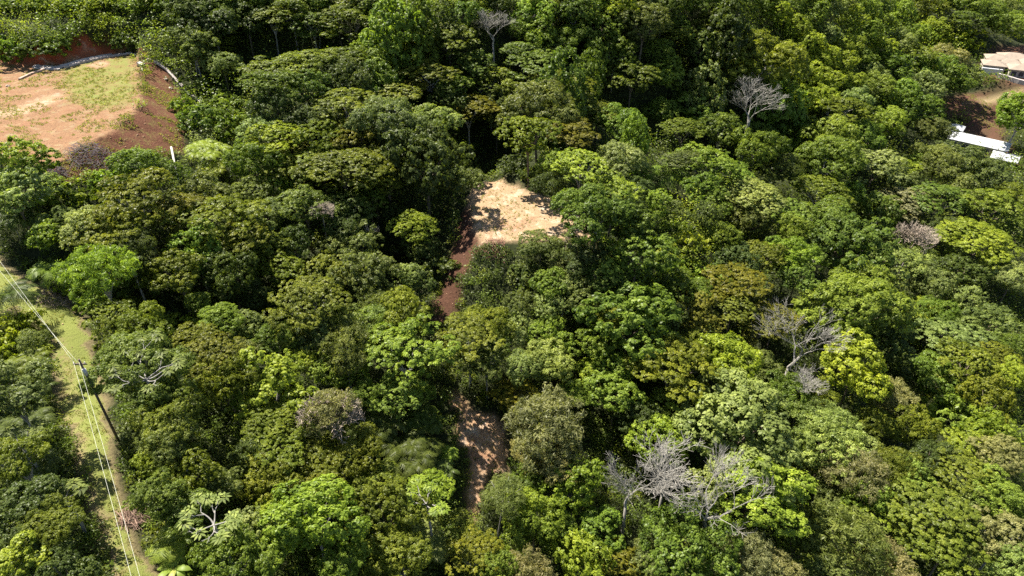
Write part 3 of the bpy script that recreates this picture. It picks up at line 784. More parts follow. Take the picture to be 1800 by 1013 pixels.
# ------------------------------------------------------------------ bare, dead and open-limbed trees
BARE = [bare_mesh("bare crown", 40 + i, M_GREYWOOD, 7, .022, .0019, .36, .5, (.3, .62), (2, 4)) for i in range(4)]
TWIG = [bare_mesh("twigs", 60 + i, M_TWIG, 6, .03, .006, .34, .35, (.4, .95), (3, 5)) for i in range(2)]
def woody(px, py, w_, name, label, cat, me, trunk_mat=M_GREYWOOD, hmin=9.0, leafy=None, group=None, lean=None):
    _, _, d0 = to_px(hit(px, py, 5.0))
    R = 0.5 * w_ * d0 / F * 1.2
    H = R * 1.5 + hmin
    p = hit(px, py, H - .75 * R)
    x, y = p[0], p[1]; g = ground(x, y)
    root = empty(name, (x, y, g)); tag(root, label, cat, group)
    zb = H - 1.5 * R
    b = link("branches", me, root)
    S = R * .95
    zero_parent(b, root, (S, S, S * 1.02), (0, 0, zb), rng.uniform(0, 6.28))
    mb = MB(); mb.tube([(0, 0, -.4), (.1 * R * rng.normal() * .3, 0, zb * .5), (0, 0, zb + .02)], [S * .05, S * .04, S * .031], 8)
    link("trunk", mb.mesh("trunk", trunk_mat, True), root)
    if leafy:
        kind, c, sc = leafy
        cr = link("crown", proto(kind, 3), root)
        zero_parent(cr, root, (R * sc, R * sc, R * sc), (0, 0, H - 1.05 * R), 0)
        cr.color = (*PAL[c], 1)
    return root
woody(1106, 850, 132, "bare_tree", "pale bare tree, leftmost of the huge bare crowns at the slope's foot", "dead tree", BARE[0])
woody(1172, 828, 118, "bare_tree", "pale bare tree, middle of the huge bare crowns at the slope's foot", "dead tree", BARE[1])
woody(1252, 872, 158, "bare_tree", "widest pale bare tree, rightmost of the huge bare crowns, arching over greenery", "dead tree", BARE[2])
woody(1322, 180, 96, "bare_tree", "lone bare white tree standing in dark forest on the upper slope", "dead tree", BARE[3], hmin=11)
woody(1402, 596, 136, "bare_tree", "wide bare grey tree with tangled limbs beside the glossy lime-green dome", "dead tree", BARE[2])
woody(1420, 672, 60, "bare_tree", "small bare tree just below the wide bare grey tree", "dead tree", BARE[1])
woody(650, 405, 30, "bare_tree", "small grey snag poking out of a dark hollow between the terrace and clearing", "dead tree", BARE[0])
woody(866, 44, 70, "bare_tree", "grey leafless snag among vines at the hilltop", "dead tree", BARE[3])
woody(1610, 412, 66, "bare_tree", "half-bare tree with buff twigs over a dark hollow", "dead tree", TWIG[0], trunk_mat=M_GREYWOOD)
woody(580, 722, 92, "twiggy_tree", "twiggy tan tree, nearly leafless, between olive crowns", "tree", TWIG[1], trunk_mat=M_TWIG, leafy=("fine", "T", .78))
woody(565, 368, 40, "bare_tree", "thin grey twigs of a dead tree in shade near the silvery crowns", "dead tree", TWIG[0], trunk_mat=M_TWIG)

def limb_tree(px, py, w_, label, seed, c="K", crownk=None, n=6, hmin=8.5):
    """open tree: thick pale limbs carried above the leaves, a rosette of big leaves at each tip"""
    rs = np.random.RandomState(seed)
    _, _, d0 = to_px(hit(px, py, 5.0))
    R = 0.5 * w_ * d0 / F * 1.05
    H = R * 1.1 + hmin
    p = hit(px, py, H - .25 * R)
    x, y = p[0], p[1]; g = ground(x, y)
    root = empty("open_limbed_tree", (x, y, g)); tag(root, label, "tree")
    tr = MB(); fork = H - .75 * R
    tr.tube([(0, 0, -.5), (.15, .1, fork * .5), (0, 0, fork)], [.17, .14, .11], 8)
    link("trunk", tr.mesh("trunk", M_PALEBARK, True), root)
    PV = []; tips = []
    for i in range(n):
        a = i * 6.283 / n + rs.normal() * .25
        mb = MB()
        def limb(P, a, L, r, lev):
            t = np.linspace(0, 1, 6)[:, None]
            bend = rs.normal() * .35
            dirs = np.array([math.cos(a), math.sin(a), 0]); sd_ = np.array([-math.sin(a), math.cos(a), 0])
            pts = P + dirs * L * t + sd_ * L * bend * t ** 2 + np.array([0, 0, 1]) * L * .42 * t ** 1.4
            mb.tube(pts, np.linspace(r, r * .55, 6), 6)
            if lev < 3:
                for s in (-1, 1): limb(pts[-1 - (s > 0)], a + s * rs.uniform(.35, .75) + bend, L * rs.uniform(.5, .7), r * .6, lev + 1)
            else: tips.append(pts[-1])
        limb(np.array([0, 0, fork - .1]), a, R * rs.uniform(.36, .5), .08, 0)
        link("limb", mb.mesh("limb", M_PALEBARK, True), root)
    V_, Q_, b = [], [], 0
    for q in tips:
        if rs.rand() < .6: continue
        k = 9; aa = rs.rand() * 6.28 + np.arange(k) * 6.283 / k
        D = np.c_[np.cos(aa), np.sin(aa), np.full(k, -.12)]
        Pn = q + D * .42 + np.array([0, 0, .12])
        N = unit(np.c_[np.cos(aa) * .35, np.sin(aa) * .35, np.ones(k)])
        v, qq = leaf_quads(Pn, N, .30, .11, rs, tip=D)
        V_.append(v); Q_.append(qq + b); b += len(v)
    cr = link("crown", mesh_np("crown", np.concatenate(V_), np.concatenate(Q_), {"tint": ('FLOAT', 'FACE', rs.rand(b // 4))}, M_LEAF), root)
    cr.color = (*PAL[c], 1)
    return root
limb_tree(368, 905, 96, "open tree with pale forking limbs like a star near the banana plants", 5, "P", n=5)
limb_tree(245, 638, 128, "white branching limbs showing over a grey-green crown beside the grassy track", 8, "K", n=6)
limb_tree(28, 768, 74, "bleached white limbs reaching over tree ferns at the frame's edge", 11, "K", n=5, hmin=5.5)
limb_tree(108, 868, 56, "small cluster of bleached limbs overhanging the track's shaded edge", 14, "K", n=5, hmin=4.5)
limb_tree(748, 872, 76, "open tree with curved white limbs before the shaded fern bank", 17, "L", n=5)

# slim lone trunks standing clear
def slim_tree(px, py, w_, bx, by, label, c, kind="fine"):
    q = hit(bx, by, 0.0); x, y, g = q[0], q[1], ground(q[0], q[1])
    d = to_px(q)[2]; R = .5 * w_ * d / F
    r = ray(px, py); t = (y * .7 + (y - 1.5) * .3) / r[1]; top = r * t
    root = empty("slim_tree", (x, y, g)); tag(root, label, "tree")
    L = top - np.array([x, y, g])
    mb = MB(); mb.tube([(0, 0, -.3), tuple(L * .35 + np.array([.12, 0, 0])), tuple(L * .7 + np.array([.1, 0, 0])), tuple(L)], [.13, .11, .09, .06], 7)
    for k in range(5):
        a = k * 1.26; mb.tube([tuple(L * .82), tuple(L * .95 + np.array([math.cos(a), math.sin(a), .3]) * R * .4), tuple(L * 1.0 + np.array([math.cos(a), math.sin(a), .45]) * R * .75)], [.05, .035, .015], 4)
    link("trunk", mb.mesh("trunk", M_PALEBARK, True), root)
    cr = link("crown", proto(kind, 1), root); zero_parent(cr, root, (R, R, R * .8), (L[0], L[1], L[2] - R * .3), 1.0); cr.color = (*PAL[c], 1)
slim_tree(886, 868, 70, 870, 962, "slim tree on one tall pale trunk just below the small dirt clearing", "K")
slim_tree(562, 55, 70, 561, 102, "umbrella tree on a slim pale trunk before a dark hollow at the hilltop", "P", "umb")
slim_tree(338, 70, 66, 347, 140, "slender twin-stemmed tree beside the terrace's top corner", "K", "dome")
slim_tree(990, 535, 34, 983, 582, "thin leaning stem with a tiny crown in shade below the tan clearing", "K")

# ------------------------------------------------------------------ banana plants
def banana(px, py, label, seed, n=8, s=1.0):
    rs = np.random.RandomState(seed); p = hit(px, py, 1.5); x, y = p[:2]; g = ground(x, y)
    root = empty("banana_plant", (x, y, g)); tag(root, label, "banana plant", "banana plants beside the grassy track")
    mb = MB(); mb.tube([(0, 0, -.2), (0, .05, .8), (0, 0, 1.6 * s)], [.16, .13, .09], 8)
    st = link("stem", mb.mesh("stem", M_LEAF, True), root); st.color = (.16, .19, .05, 1)
    for i in range(n):
        a = i * 2.4 + rs.normal() * .3; L = rs.uniform(1.5, 2.3) * s; el = rs.uniform(.5, 1.2); m = 10
        t = np.linspace(0, 1, m); e = el - t * 1.5
        dx = np.cumsum(np.cos(e)) / m * L; dz = np.cumsum(np.sin(e)) / m * L
        wd = .30 * s * np.sin(np.clip(t * 1.05 + .05, 0, 1) * math.pi) ** .55
        h = np.array([math.cos(a), math.sin(a), 0]); sd_ = np.array([-math.sin(a), math.cos(a), 0])
        C_ = h * dx[:, None] + np.array([0, 0, 1.]) * (dz[:, None] + 1.5 * s)
        Lf = C_ + sd_ * wd[:, None] - np.array([0, 0, .12]) * wd[:, None] * 2; Rt = C_ - sd_ * wd[:, None] - np.array([0, 0, .12]) * wd[:, None] * 2
        V_ = np.concatenate([Lf, C_, Rt]); Q_ = []
        for j in range(m - 1):
            Q_ += [(j, j + 1, m + j + 1, m + j), (m + j, m + j + 1, 2 * m + j + 1, 2 * m + j)]
        lf = link("leaf", mesh_np("banana leaf", V_, np.array(Q_), {"tint": ('FLOAT', 'FACE', np.full(len(Q_), rs.uniform(.1, .5)))}, M_LEAF), root)
        lf.color = (.17, .24, .04, 1) if rs.rand() < .75 else (.30, .32, .08, 1)
banana(298, 972, "banana plant with pale broad leaves, upper one beside the track", 1)
banana(306, 1000, "banana plant cut by the frame's lower edge beside the track", 2)
banana(282, 958, "smaller banana plant leaning toward the grassy track", 3, 6, .7)
banana(322, 942, "shaded banana plant tucked beneath the star-limbed tree", 4, 7, .9)

# ------------------------------------------------------------------ undergrowth: low leafy clumps over all the ground nobody cleared
REG = [(150, 25, 230, 'Y', 1.2), (110, 75, 60, 'G', 1.2), (300, 40, 90, 'L', 1.2), (345, 150, 70, 'L', 1.0), (380, 200, 70, 'G', 1.0), (350, 260, 60, 'P', 1.0), (230, 265, 60, 'L', .8), (150, 330, 90, 'L', 1.2),
       (1480, 90, 200, 'L', 1.6), (1250, 10, 120, 'L', 1.2), (1180, 450, 110, 'L', 1.5), (1240, 430, 90, 'Y', 1.3), (930, 470, 70, 'K', 1.0), (60, 600, 70, 'Y', 1.0), (1650, 60, 60, 'Y', 1.2), (1750, 740, 90, 'L', 1.2),
       (150, 520, 60, 'Y', .6), (220, 560, 60, 'O', .8), (1720, 160, 60, 'G', .7), (850, 480, 60, 'D', .6), (740, 460, 60, 'D', .8)]
def undergrowth():
    rs = np.random.RandomState(12)
    # points over the visible part of the terrain
    n = 60000
    px = rs.uniform(-120, 1920, n); py = rs.uniform(-30, 1120, n)
    u = (px - 900) / F; v = (py - 506.5) / F
    D = np.stack([u, CP - v * SP, -SP - v * CP], 1)
    # march all sight lines at once
    d = np.full(n, 25.0); done = np.zeros(n, bool)
    for k in range(700):
        z = bilin(GZ, D[:, 0] * d, D[:, 1] * d)
        done |= D[:, 2] * d < z
        d = np.where(done, d, d * 1.006)
    P = D * d[:, None]
    ok = done & (P[:, 1] < 500)
    P = P[ok]; px = px[ok]; py = py[ok]; d = d[ok]
    j = np.clip(np.searchsorted(gy, P[:, 1]) - 1, 0, ny - 1); i = np.clip(np.searchsorted(gx, P[:, 0]) - 1, 0, nx - 1)
    ok = ~kill[j, i]
    P = P[ok]; px = px[ok]; py = py[ok]; d = d[ok]
    # thin out by cell so that clumps are spaced about their own size
    cell = np.maximum(.85, d * .0105)
    key = {}
    sel = []
    for q in range(len(P)):
        kk = (int(P[q, 0] / cell[q]), int(P[q, 1] / cell[q]), int(cell[q] * 3))
        if kk not in key: key[kk] = 1; sel.append(q)
    P = P[sel]; px = px[sel]; py = py[sel]; d = d[sel]; cell = cell[sel]
    P[:, 2] = bilin(GZ, P[:, 0], P[:, 1])
    m = len(P)
    rad = cell * rs.uniform(.7, 1.35, m) * np.where(d > 115, 1.3, 1)
    hh = rad * rs.uniform(.6, 1.4, m)
    big = vnoise(P[:, 0], P[:, 1], 7.0, 21) + rs.uniform(-.25, .25, m)
    clear = np.ones(m, bool)
    for rx, ry, rr in ((200, 700, 190), (60, 520, 90), (230, 950, 110), (160, 180, 210), (1720, 190, 110), (920, 380, 110), (780, 520, 70), (840, 790, 80)): clear &= np.hypot(px - rx, py - ry) > rr
    hh = np.where(clear, hh * (1.5 + 3.6 * np.clip(big + .1, 0, 1)), hh * .8)
    names = np.array(list('DDGGKGO'))[rs.randint(0, 7, m)]
    col = np.array([PAL[c] for c in names]) * .9
    for (rx, ry, rr, c, hm) in REG:
        q = np.hypot(px - rx, (py - ry) * 1.3) < rr * rs.uniform(.7, 1.15, m)
        pick = q & (rs.rand(m) < .8)
        col[pick] = np.array(PAL[c]); hh[q] *= .7 + hm * .35
    col *= rs.uniform(.75, 1.25, (m, 1))
    per = 96
    e = unit(rs.normal(size=(m, per, 3))); e[..., 2] = np.abs(e[..., 2])
    q = rs.uniform(.55, 1.05, (m, per, 1))
    C_ = P[:, None] + e * q * np.stack([rad, rad, hh * 1.2], 1)[:, None] + np.array([0, 0, .15])
    N = unit(e * .6 + np.array([0, 0, .6]) + rs.normal(size=e.shape) * .6)
    L = (np.clip(cell * .15, .13, .5)[:, None] * rs.uniform(.6, 1.35, (m, per))).ravel()
    V_, Q_ = leaf_quads(C_.reshape(-1, 3), N.reshape(-1, 3), L, L * .45, rs)
    tint = np.clip(rs.rand(m, 1) * .5 + rs.rand(m, per) * .5, 0, 1)
    cc = np.repeat(np.c_[col, np.ones(m)], per, axis=0)
    me = mesh_np("undergrowth", V_, Q_, {"tint": ('FLOAT', 'FACE', tint), "col": ('FLOAT_COLOR', 'FACE', cc)}, M_UNDER)
    tag(link("undergrowth", me), "leafy green undergrowth covering the hillside between the trees", "undergrowth", kind="stuff")
    print("undergrowth clumps", m)
undergrowth()

def grass():
    rs = np.random.RandomState(4); PP = []
    for poly, n, c in ((TRK, 5200, 0), (PAD, 4200, 1), (EMB, 2600, 2), (CLR, 260, 3), (BRN, 1500, 1), (LOW, 120, 3)):
        lo, hi = poly.min(0), poly.max(0)
        q = rs.uniform(lo, hi, (n * 3, 2)); s = poly_sd(poly, q[:, 0], q[:, 1]) < -.1
        nn = vnoise(q[:, 0], q[:, 1], 4.0, 9) + vnoise(q[:, 0], q[:, 1], 1.4, 10) * .8
        s &= nn > (-.12 if c == 0 else .0)
        q = q[s][:n]; PP.append(np.c_[q, bilin(GZ, q[:, 0], q[:, 1]), np.full(len(q), c)])
    P = np.concatenate(PP); m = len(P); per = 9
    a = rs.rand(m, per) * 6.28; q = rs.rand(m, per) * .22
    h = np.where(P[:, 3] == 0, .07, .13)[:, None] * rs.uniform(.5, 1.8, (m, per))
    B = np.stack([P[:, 0:1] + np.cos(a) * q, P[:, 1:2] + np.sin(a) * q, P[:, 2:3] + 0 * q], -1)
    lean = np.stack([np.cos(a) * h * .8, np.sin(a) * h * .8, h], -1); sd_ = np.stack([-np.sin(a), np.cos(a), 0 * a], -1) * .035
    V_ = np.stack([B - sd_, B + sd_, B + lean + sd_ * .3, B + lean - sd_ * .3], 2).reshape(-1, 3)
    col = np.where(rs.rand(m, 1) < .6, np.array([[.19, .215, .045]]), np.array([[.30, .27, .10]])) * rs.uniform(.75, 1.25, (m, 1))
    me = mesh_np("grass", V_, np.arange(len(V_)).reshape(-1, 4), {"tint": ('FLOAT', 'FACE', rs.rand(m * per)), "col": ('FLOAT_COLOR', 'FACE', np.repeat(np.c_[col, np.ones(m)], per, axis=0))}, M_UNDER)
    tag(link("grass", me), "short patchy grass on the track, terrace and embankments", "grass", kind="stuff")
    # clods and stones
    n = 1500; VV = []; QQ = []; b = 0
    for poly, k in ((PAD, 500), (CLR, 420), (LOW, 240), (TRK, 350), (EMB, 450), (CUT, 250)):
        lo, hi = poly.min(0), poly.max(0); q = rs.uniform(lo, hi, (k, 2)); q = q[poly_sd(poly, q[:, 0], q[:, 1]) < 0]
        for x, y in q:
            s = rs.uniform(.03, .14) * (2 if rs.rand() < .06 else 1); g = ground(x, y)
            v = np.array([(1, 0, 0), (-1, 0, 0), (0, 1, 0), (0, -1, 0), (0, 0, .8), (0, 0, -.6)]) * s * rs.uniform(.6, 1.3, (6, 1)) + np.array([x, y, g + s * .2])
            VV.append(v); QQ += [(b + i, b + j, b + k_) for i, j, k_ in ((0, 2, 4), (2, 1, 4), (1, 3, 4), (3, 0, 4), (2, 0, 5), (1, 2, 5), (3, 1, 5), (0, 3, 5))]; b += 6
    me = mesh_np("clods", np.concatenate(VV), np.array(QQ), None, plain("loose clods", (.36, .23, .14), .95, .5, 2))
    tag(link("gravel", me), "loose clods and stones scattered over the bare earth", "gravel", kind="stuff")
grass()
# ------------------------------------------------------------------ the utility pole and its cables
bp_ = hit(207, 772, 0); bx, by, bz = bp_[0], bp_[1], ground(bp_[0], bp_[1])
rt = ray(140, 632); tt = by / rt[1]; ph = rt[2] * tt - bz
pole = tag(empty("utility_pole", (bx, by, bz)), "dark wooden utility pole at the edge of the grassy track", "utility pole")
mb = MB(); mb.tube([(0, 0, -.6), (0, 0, ph * .5), (0, 0, ph)], [.13, .115, .09], 12); link("post", mb.mesh("post", M_WOODPOLE, True), pole)
mb = MB(); mb.box((0, -.13, ph - .45), (.62, 0, 0), (0, .05, 0), (0, 0, .06)); link("crossarm", mb.mesh("crossarm", M_WOODPOLE), pole)
for sx in (-.5, .5):
    mb = MB(); mb.tube([(sx, -.13, ph - .38), (sx, -.13, ph - .32), (sx, -.13, ph - .3), (sx, -.13, ph - .2)], [.02, .06, .035, .05], 10); link("insulator", mb.mesh("insulator", M_CERAM, True), pole)
mb = MB(); mb.tube([(.2, -.22, ph - 1.7), (.2, -.22, ph - 1.0)], [.17, .17], 12); mb.box((.1, -.15, ph - 1.3), (.02, 0, 0), (0, .1, 0), (0, 0, .1)); link("transformer", mb.mesh("transformer", M_CERAM, True), pole)
def cable(p0, p1, sag, label, r=.011):
    t = np.linspace(0, 1, 25)[:, None]
    P = p0 + (p1 - p0) * t - np.array([0, 0, 1]) * sag * 4 * t * (1 - t)
    mb = MB(); mb.tube(P, r, 6)
    tag(link("power_cable", mb.mesh("cable", M_WIRE, True)), label, "cable", "cables on the utility pole")
A0 = np.array([bx - .5, by - .13, bz + ph - .19]); A1 = np.array([bx + .5, by - .13, bz + ph - .19])
def far_pt(px, py, dd): return ray(px, py) * dd
dp = to_px(A0)[2]
cable(A0, far_pt(-98, 322, dp * 1.42), .5, "upper pale cable running from the pole past the track's upper bend")
cable(A1 + np.array([-.62, 0, -.12]), far_pt(-110, 342, dp * 1.42), .6, "lower pale cable running from the pole past the track's upper bend")
cable(A0, far_pt(248, 1080, dp * .72), .25, "pale cable from the pole down the track, on its grassy side")
cable(A1 + np.array([-.5, 0, -.05]), far_pt(264, 1080, dp * .72), .25, "pale cable from the pole down the track, on its shrub side")
# a second pole line's end: cable posts stay outside the frame

# ------------------------------------------------------------------ concrete channel, slab and kerbs on the terrace, the pipe below it
def strip(name, pts, width, height, label, cat, mat, z=None, lift=.02, lip=0.0):
    Ps = []
    for a, b in pts:
        q = at_z(a, b, PAD_Z) if z is not None else hit(a, b, 0)
        Ps.append(np.array([q[0], q[1], ground(q[0], q[1]) + lift]))
    Ps = np.array(Ps); T = np.gradient(Ps, axis=0); T[:, 2] = 0; T = unit(T); S = np.stack([-T[:, 1], T[:, 0], 0 * T[:, 0]], 1)
    prof = [(-.5, 0), (-.5, 1), (-.5 + .16, 1), (-.5 + .2, 1 - lip), (.5 - .2, 1 - lip), (.5 - .16, 1), (.5, 1), (.5, 0)]
    V_ = []; n = len(prof)
    for P, s in zip(Ps, S):
        for u, v in prof: V_.append(P + s * u * width + np.array([0, 0, v * height - .15 * (v == 0)]))
    Fs = [(i * n + j, i * n + (j + 1) % n, (i + 1) * n + (j + 1) % n, (i + 1) * n + j) for i in range(len(Ps) - 1) for j in range(n)] + [tuple(range(n)), tuple(reversed([(len(Ps) - 1) * n + j for j in range(n)]))]
    mb = MB(); mb.add(V_, Fs)
    return tag(link(name, mb.mesh(name, mat)), label, cat)
def dense(pts, k=5):
    o = []
    for (a, b), (c, d) in zip(pts[:-1], pts[1:]):
        for i in range(k): o.append((a + (c - a) * i / k, b + (d - b) * i / k))
    return o + [pts[-1]]
strip("concrete_channel", dense([(110, 119), (130, 114), (155, 107), (180, 101), (205, 96), (234, 93)]), 1.9, .28, "pale concrete drainage channel along the foot of the red bank", "drain", M_CONC, 1, .02, .55)
strip("concrete_slab", dense([(66, 118), (86, 121), (109, 121)]), 2.1, .16, "flat pale concrete slab at the channel's end on the terrace", "slab", M_CONC, 1, .02, .0)
strip("earth_kerb", dense([(34, 140), (55, 131), (78, 124)]), .5, .3, "narrow brown and white kerb beside the concrete slab", "kerb", plain("stained concrete", (.36, .26, .2), .9, .4, 2), 1)
strip("concrete_gutter", dense([(272, 111), (292, 124), (312, 146), (332, 166), (352, 182), (372, 198), (402, 238)]), .45, .25, "thin concrete gutter running down the slope from the terrace corner", "gutter", M_CONC, None, .35, .4)
strip("concrete_block", [(244, 113), (253, 117)], .8, .4, "small white concrete block on the terrace's grassy edge", "block", M_CONC, None, .05)
pp = hit(301, 259, 1.2); pq = hit(313, 316, 1.2)
mb = MB(); mb.tube([pp, (pp + pq) / 2 + np.array([0, 0, .1]), pq], [.16, .16, .16], 12)
tag(link("drain_pipe", mb.mesh("pipe", plain("white plastic pipe", (.5, .47, .42), .5, .1, 3), True)), "straight white drain pipe lying on the shrubby bank below the terrace", "pipe")
rs = np.random.RandomState(3)
M_ROCK = plain("pale rubble", (.42, .34, .26), .9, .35, 4)
def rock(px, py, s, label):
    q = hit(px, py, 0); bm_ = MB()
    import bmesh
    bm = bmesh.new(); bmesh.ops.create_icosphere(bm, subdivisions=2, radius=s)
    sc_ = rs.uniform(.6, 1.3, 3)
    for v in bm.verts:
        k = 1 + .28 * math.sin(v.co.x * 5 / s + px) * math.cos(v.co.y * 4 / s + py) + rs.uniform(-.08, .08)
        v.co = Vector((v.co.x * k * sc_[0], v.co.y * k * sc_[1], v.co.z * k * .65))
    me = bpy.data.meshes.new("rock"); bm.to_mesh(me); bm.free(); me.materials.append(M_ROCK)
    o = link("rock", me); o.location = (q[0], q[1], ground(q[0], q[1]) + s * .2); tag(o, label, "rock", "rocks round the terrace edge")
for px, py, s, lb in ((238, 98, .5, "pale rock at the end of the concrete channel"), (262, 106, .45, "pale rock beside the top of the concrete gutter"), (14, 152, .35, "dark lone rock on the terrace beside the kerb"),
                      (292, 140, .4, "pale rubble rock beside the gutter on the embankment, upper one"), (300, 156, .35, "pale rubble rock beside the gutter on the embankment, lower one")):
    rock(px, py, s, lb)
# brushwood heap under the terrace
def brush(px, py, w_, label, n=90, seed=1, mat=M_TWIG, h=.9):
    rs = np.random.RandomState(seed); q = hit(px, py, 0); d = to_px(q)[2]; R = .5 * w_ * d / F
    V_ = MB()
    for i in range(n):
        a, b = rs.uniform(0, 6.28, 2); rr = R * math.sqrt(rs.rand())
        c = np.array([math.cos(a) * rr, math.sin(a) * rr, 0]); c[2] = ground(q[0] + c[0], q[1] + c[1]) - ground(q[0], q[1]) + rs.uniform(.05, h) * (1 - rr / R * .7)
        L = rs.uniform(.4, 1.2); dd = np.array([math.cos(b), math.sin(b), rs.uniform(-.2, .5)]) * L
        V_.tube([c - dd, c + rs.normal(size=3) * .1, c + dd], [.03, .025, .01], 4)
    o = link("brush_pile", V_.mesh("brush", mat)); o.location = (q[0], q[1], ground(q[0], q[1])); tag(o, label, "brush pile")
M_DEADLEAF = plain("dead grey brushwood", (.17, .14, .145), .95, .4, 3)
brush(160, 282, 74, "heap of dead grey-purple brush on the bank below the terrace", 260, 2, M_DEADLEAF, 1.4)
brush(98, 300, 30, "small heap of dead brush at the terrace's front corner", 90, 3, M_DEADLEAF)
brush(232, 912, 40, "pinkish dry brush beside the track's lower stretch", 120, 4, plain("dry fronds", (.30, .20, .15), .95, .3, 3))
brush(100, 526, 60, "line of dry slash along the track's upper bend", 130, 5, plain("dry slash", (.26, .2, .15), .95, .3, 3), .5)
brush(1010, 436, 44, "tangled dry roots and slash on the lip of the tan clearing", 110, 6, M_TWIG, .6)
brush(870, 436, 44, "reddish dry slash on the clearing's lower rim above the shaded cut", 120, 7, plain("red slash", (.25, .13, .09), .95, .3, 3), .6)

# ------------------------------------------------------------------ the buildings far up on the right
def plane_dirs(deg):
    a = R_(deg); return np.array([math.cos(a), math.sin(a), 0]), np.array([-math.sin(a), math.cos(a), 0])
UZ = np.array([0, 0, 1.])
def roof_mat(name, col, scale, axis_deg, metal=False):
    m, t, n, l, b = new_mat(name)
    g = n.new("ShaderNodeNewGeometry"); mp = n.new("ShaderNodeMapping"); mp.inputs["Rotation"].default_value = (0, 0, R_(-axis_deg))
    l.new(g.outputs["Position"], mp.inputs["Vector"])
    wv = n.new("ShaderNodeTexWave"); wv.inputs["Scale"].default_value = scale; wv.inputs["Distortion"].default_value = .3
    l.new(mp.outputs[0], wv.inputs["Vector"])
    nn = n.new("ShaderNodeTexNoise"); nn.inputs["Scale"].default_value = .8; nn.inputs["Detail"].default_value = 6
    l.new(g.outputs["Position"], nn.inputs["Vector"])
    r1 = n.new("ShaderNodeMapRange"); r1.inputs[3].default_value = .8; r1.inputs[4].default_value = 1.1; l.new(wv.outputs["Fac"], r1.inputs[0])
    r2 = n.new("ShaderNodeMapRange"); r2.inputs[1].default_value = .3; r2.inputs[2].default_value = .7; r2.inputs[3].default_value = .82; r2.inputs[4].default_value = 1.1; l.new(nn.outputs["Fac"], r2.inputs[0])
    mu = n.new("ShaderNodeMath"); mu.operation = 'MULTIPLY'; l.new(r1.outputs[0], mu.inputs[0]); l.new(r2.outputs[0], mu.inputs[1])
    v = n.new("ShaderNodeVectorMath"); v.operation = 'SCALE'; v.inputs[0].default_value = col; l.new(mu.outputs[0], v.inputs["Scale"])
    l.new(v.outputs[0], b.inputs["Base Color"]); b.inputs["Roughness"].default_value = .7
    bp = n.new("ShaderNodeBump"); bp.inputs["Strength"].default_value = .4; bp.inputs["Distance"].default_value = .08; l.new(wv.outputs["Fac"], bp.inputs["Height"]); l.new(bp.outputs[0], b.inputs["Normal"])
    return m
M_WALL = plain("cream render", (.40, .36, .30), .85, .12, 1)
M_GLASS = plain("dark window glass", (.05, .06, .07), .15, .1, 1)
def hip(mb, c, ex, ey, a, b, h, eave=.5, thick=.18, ridge=.45):
    """hip roof over a rectangle a x b (half sizes) with centre c at wall top"""
    A, B = a + eave, b + eave; rl = max(A - B, A * .12) if ridge else A
    lo = [c + sx * ex * A + sy * ey * B for sx, sy in ((-1, -1), (1, -1), (1, 1), (-1, 1))]
    up = [p + UZ * thick for p in lo]; r0 = c - ex * rl + UZ * (h + thick); r1 = c + ex * rl + UZ * (h + thick)
    V_ = lo + up + [r0, r1]
    mb.add(V_, [(3, 2, 1, 0), (0, 1, 5, 4), (1, 2, 6, 5), (2, 3, 7, 6), (3, 0, 4, 7), (4, 5, 9, 8), (5, 6, 9), (6, 7, 8, 9), (7, 4, 8)])
def gable(mb, c, ex, ey, a, b, h, eave=.4, thick=.12):
    A, B = a + eave, b + eave
    V_ = [c - ex * A - ey * B, c + ex * A - ey * B, c + ex * A + UZ * h, c - ex * A + UZ * h, c - ex * A + ey * B, c + ex * A + ey * B]
    V_ += [p + UZ * thick for p in V_]
    mb.add(V_, [(6, 7, 8, 9), (9, 8, 11, 10), (3, 2, 1, 0), (4, 5, 2, 3), (0, 1, 7, 6), (5, 4, 10, 11), (1, 2, 8, 7), (2, 5, 11, 8), (3, 0, 6, 9), (4, 3, 9, 10)])
def wall_box(parent, c, ex, ey, a, b, h, mat=M_WALL, base=2.0):
    mb = MB(); mb.box(c + UZ * (h / 2 - base / 2), ex * a, ey * b, UZ * (h / 2 + base / 2)); link("wall", mb.mesh("wall", mat), parent)
def windows(parent, c, ex, ey, a, b, z, n, w_=.7, h=.7):
    for k in range(n):
        u = (k + .5) / n * 2 - 1
        q = c + ex * a * u * .9 - ey * (b + .02) + UZ * z
        mb = MB(); mb.box(q, ex * (w_ + .08), ey * .05, UZ * (h + .08)); f = link("window", mb.mesh("window frame", M_CONC), parent)
        mb = MB(); mb.box(q - ey * .04, ex * w_, ey * .03, UZ * h); link("pane", mb.mesh("pane", M_GLASS), f)
ex, ey = plane_dirs(-22)
M_TILE = roof_mat("weathered cream roof tiles", (.27, .215, .16), 1.2, -22)
def block(hr, px, py, a, b, wall_h, roof_h, e=(ex, ey), z=HS_Z, mat=None):
    # px,py is where the roof's centre shows
    c0 = at_z(px, py, z + wall_h + roof_h * .5); c = np.array([c0[0], c0[1], z]) - np.array(hr.location)
    wall_box(hr, c, e[0], e[1], a, b, wall_h)
    mb = MB(); hip(mb, c + UZ * wall_h, e[0], e[1], a, b, roof_h); link("roof", mb.mesh("roof", mat or M_TILE), hr)
    windows(hr, c, e[0], e[1], a, b, wall_h - 1.2, 3)
    return c
hp = at_z(1765, 125, HS_Z)
hr = tag(empty("tiled_house", tuple(hp)), "sprawling cream house with several overlapping tiled hip roofs on the far slope", "house")
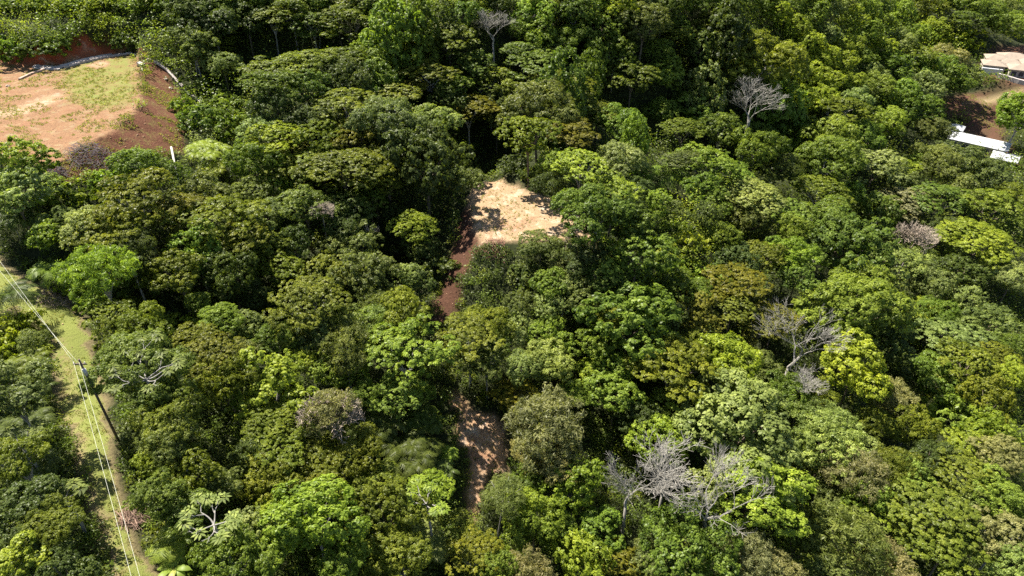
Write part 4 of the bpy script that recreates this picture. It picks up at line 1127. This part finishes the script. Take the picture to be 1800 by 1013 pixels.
block(hr, 1754, 99, 3.4, 2.6, 3.0, 1.2)
block(hr, 1783, 97, 4.4, 3.0, 3.2, 1.4)
block(hr, 1748, 109, 3.2, 3.0, 2.4, 1.2)
block(hr, 1776, 107, 3.4, 2.4, 2.5, 1.1)
block(hr, 1796, 117, 3.6, 3.0, 2.4, 1.2)
block(hr, 1822, 106, 4.5, 4.4, 3.2, 1.4)
c = at_z(1742, 128, HS_Z + .6) - hp; c[2] = 0
mb = MB(); mb.box(c + UZ * .2, ex * 3.0, ey * .18, UZ * 1.7); mb.box(c + UZ * 1.97, ex * 3.1, ey * .3, UZ * .07)
link("terrace_wall", mb.mesh("terrace wall", plain("white painted wall", (.55, .57, .58), .7, .06, 1)), hr)
# retaining wall in front of the house yard
strip("retaining_wall", dense([(1752, 136), (1770, 141), (1790, 147), (1830, 156)]), .8, 1.3, "long pale retaining wall below the cream tiled house", "wall", M_CONC, None, .1)
# long shed
e2x, e2y = plane_dirs(-38)
M_SHEET = roof_mat("white metal sheet roof", (.42, .43, .44), 1.0, -38)
def shed(pxc, pyc, a, b, wh, rh, name, label, e=(e2x, e2y), mat=M_SHEET, hipped=False):
    q = at_z(pxc, pyc, WR_Z + wh + rh * .5); loc = np.array([q[0], q[1], WR_Z])
    s = tag(empty(name, tuple(loc)), label, "building"); z0 = np.zeros(3)
    wall_box(s, z0, e[0], e[1], a, b, wh)
    mb = MB(); (hip if hipped else gable)(mb, z0 + UZ * wh, e[0], e[1], a, b, rh); link("roof", mb.mesh("roof", mat), s)
    windows(s, z0, e[0], e[1], a, b, wh * .55, 5 if a > 5 else 2)
    return s
dW = at_z(1735, 252, WR_Z)
shed(1722, 245, 7.6, 3.4, 3.0, 1.1, "long_building", "long building under a white metal roof beside the cleared brown slope")
shed(1768, 274, 3.0, 2.8, 2.4, .8, "small_outbuilding", "small white-roofed outbuilding at the low end of the long white roof")
shed(1681, 222, 1.9, 1.9, 3.2, 1.0, "small_pavilion", "little white hip-roofed pavilion at the upper end of the long white roof", hipped=True)
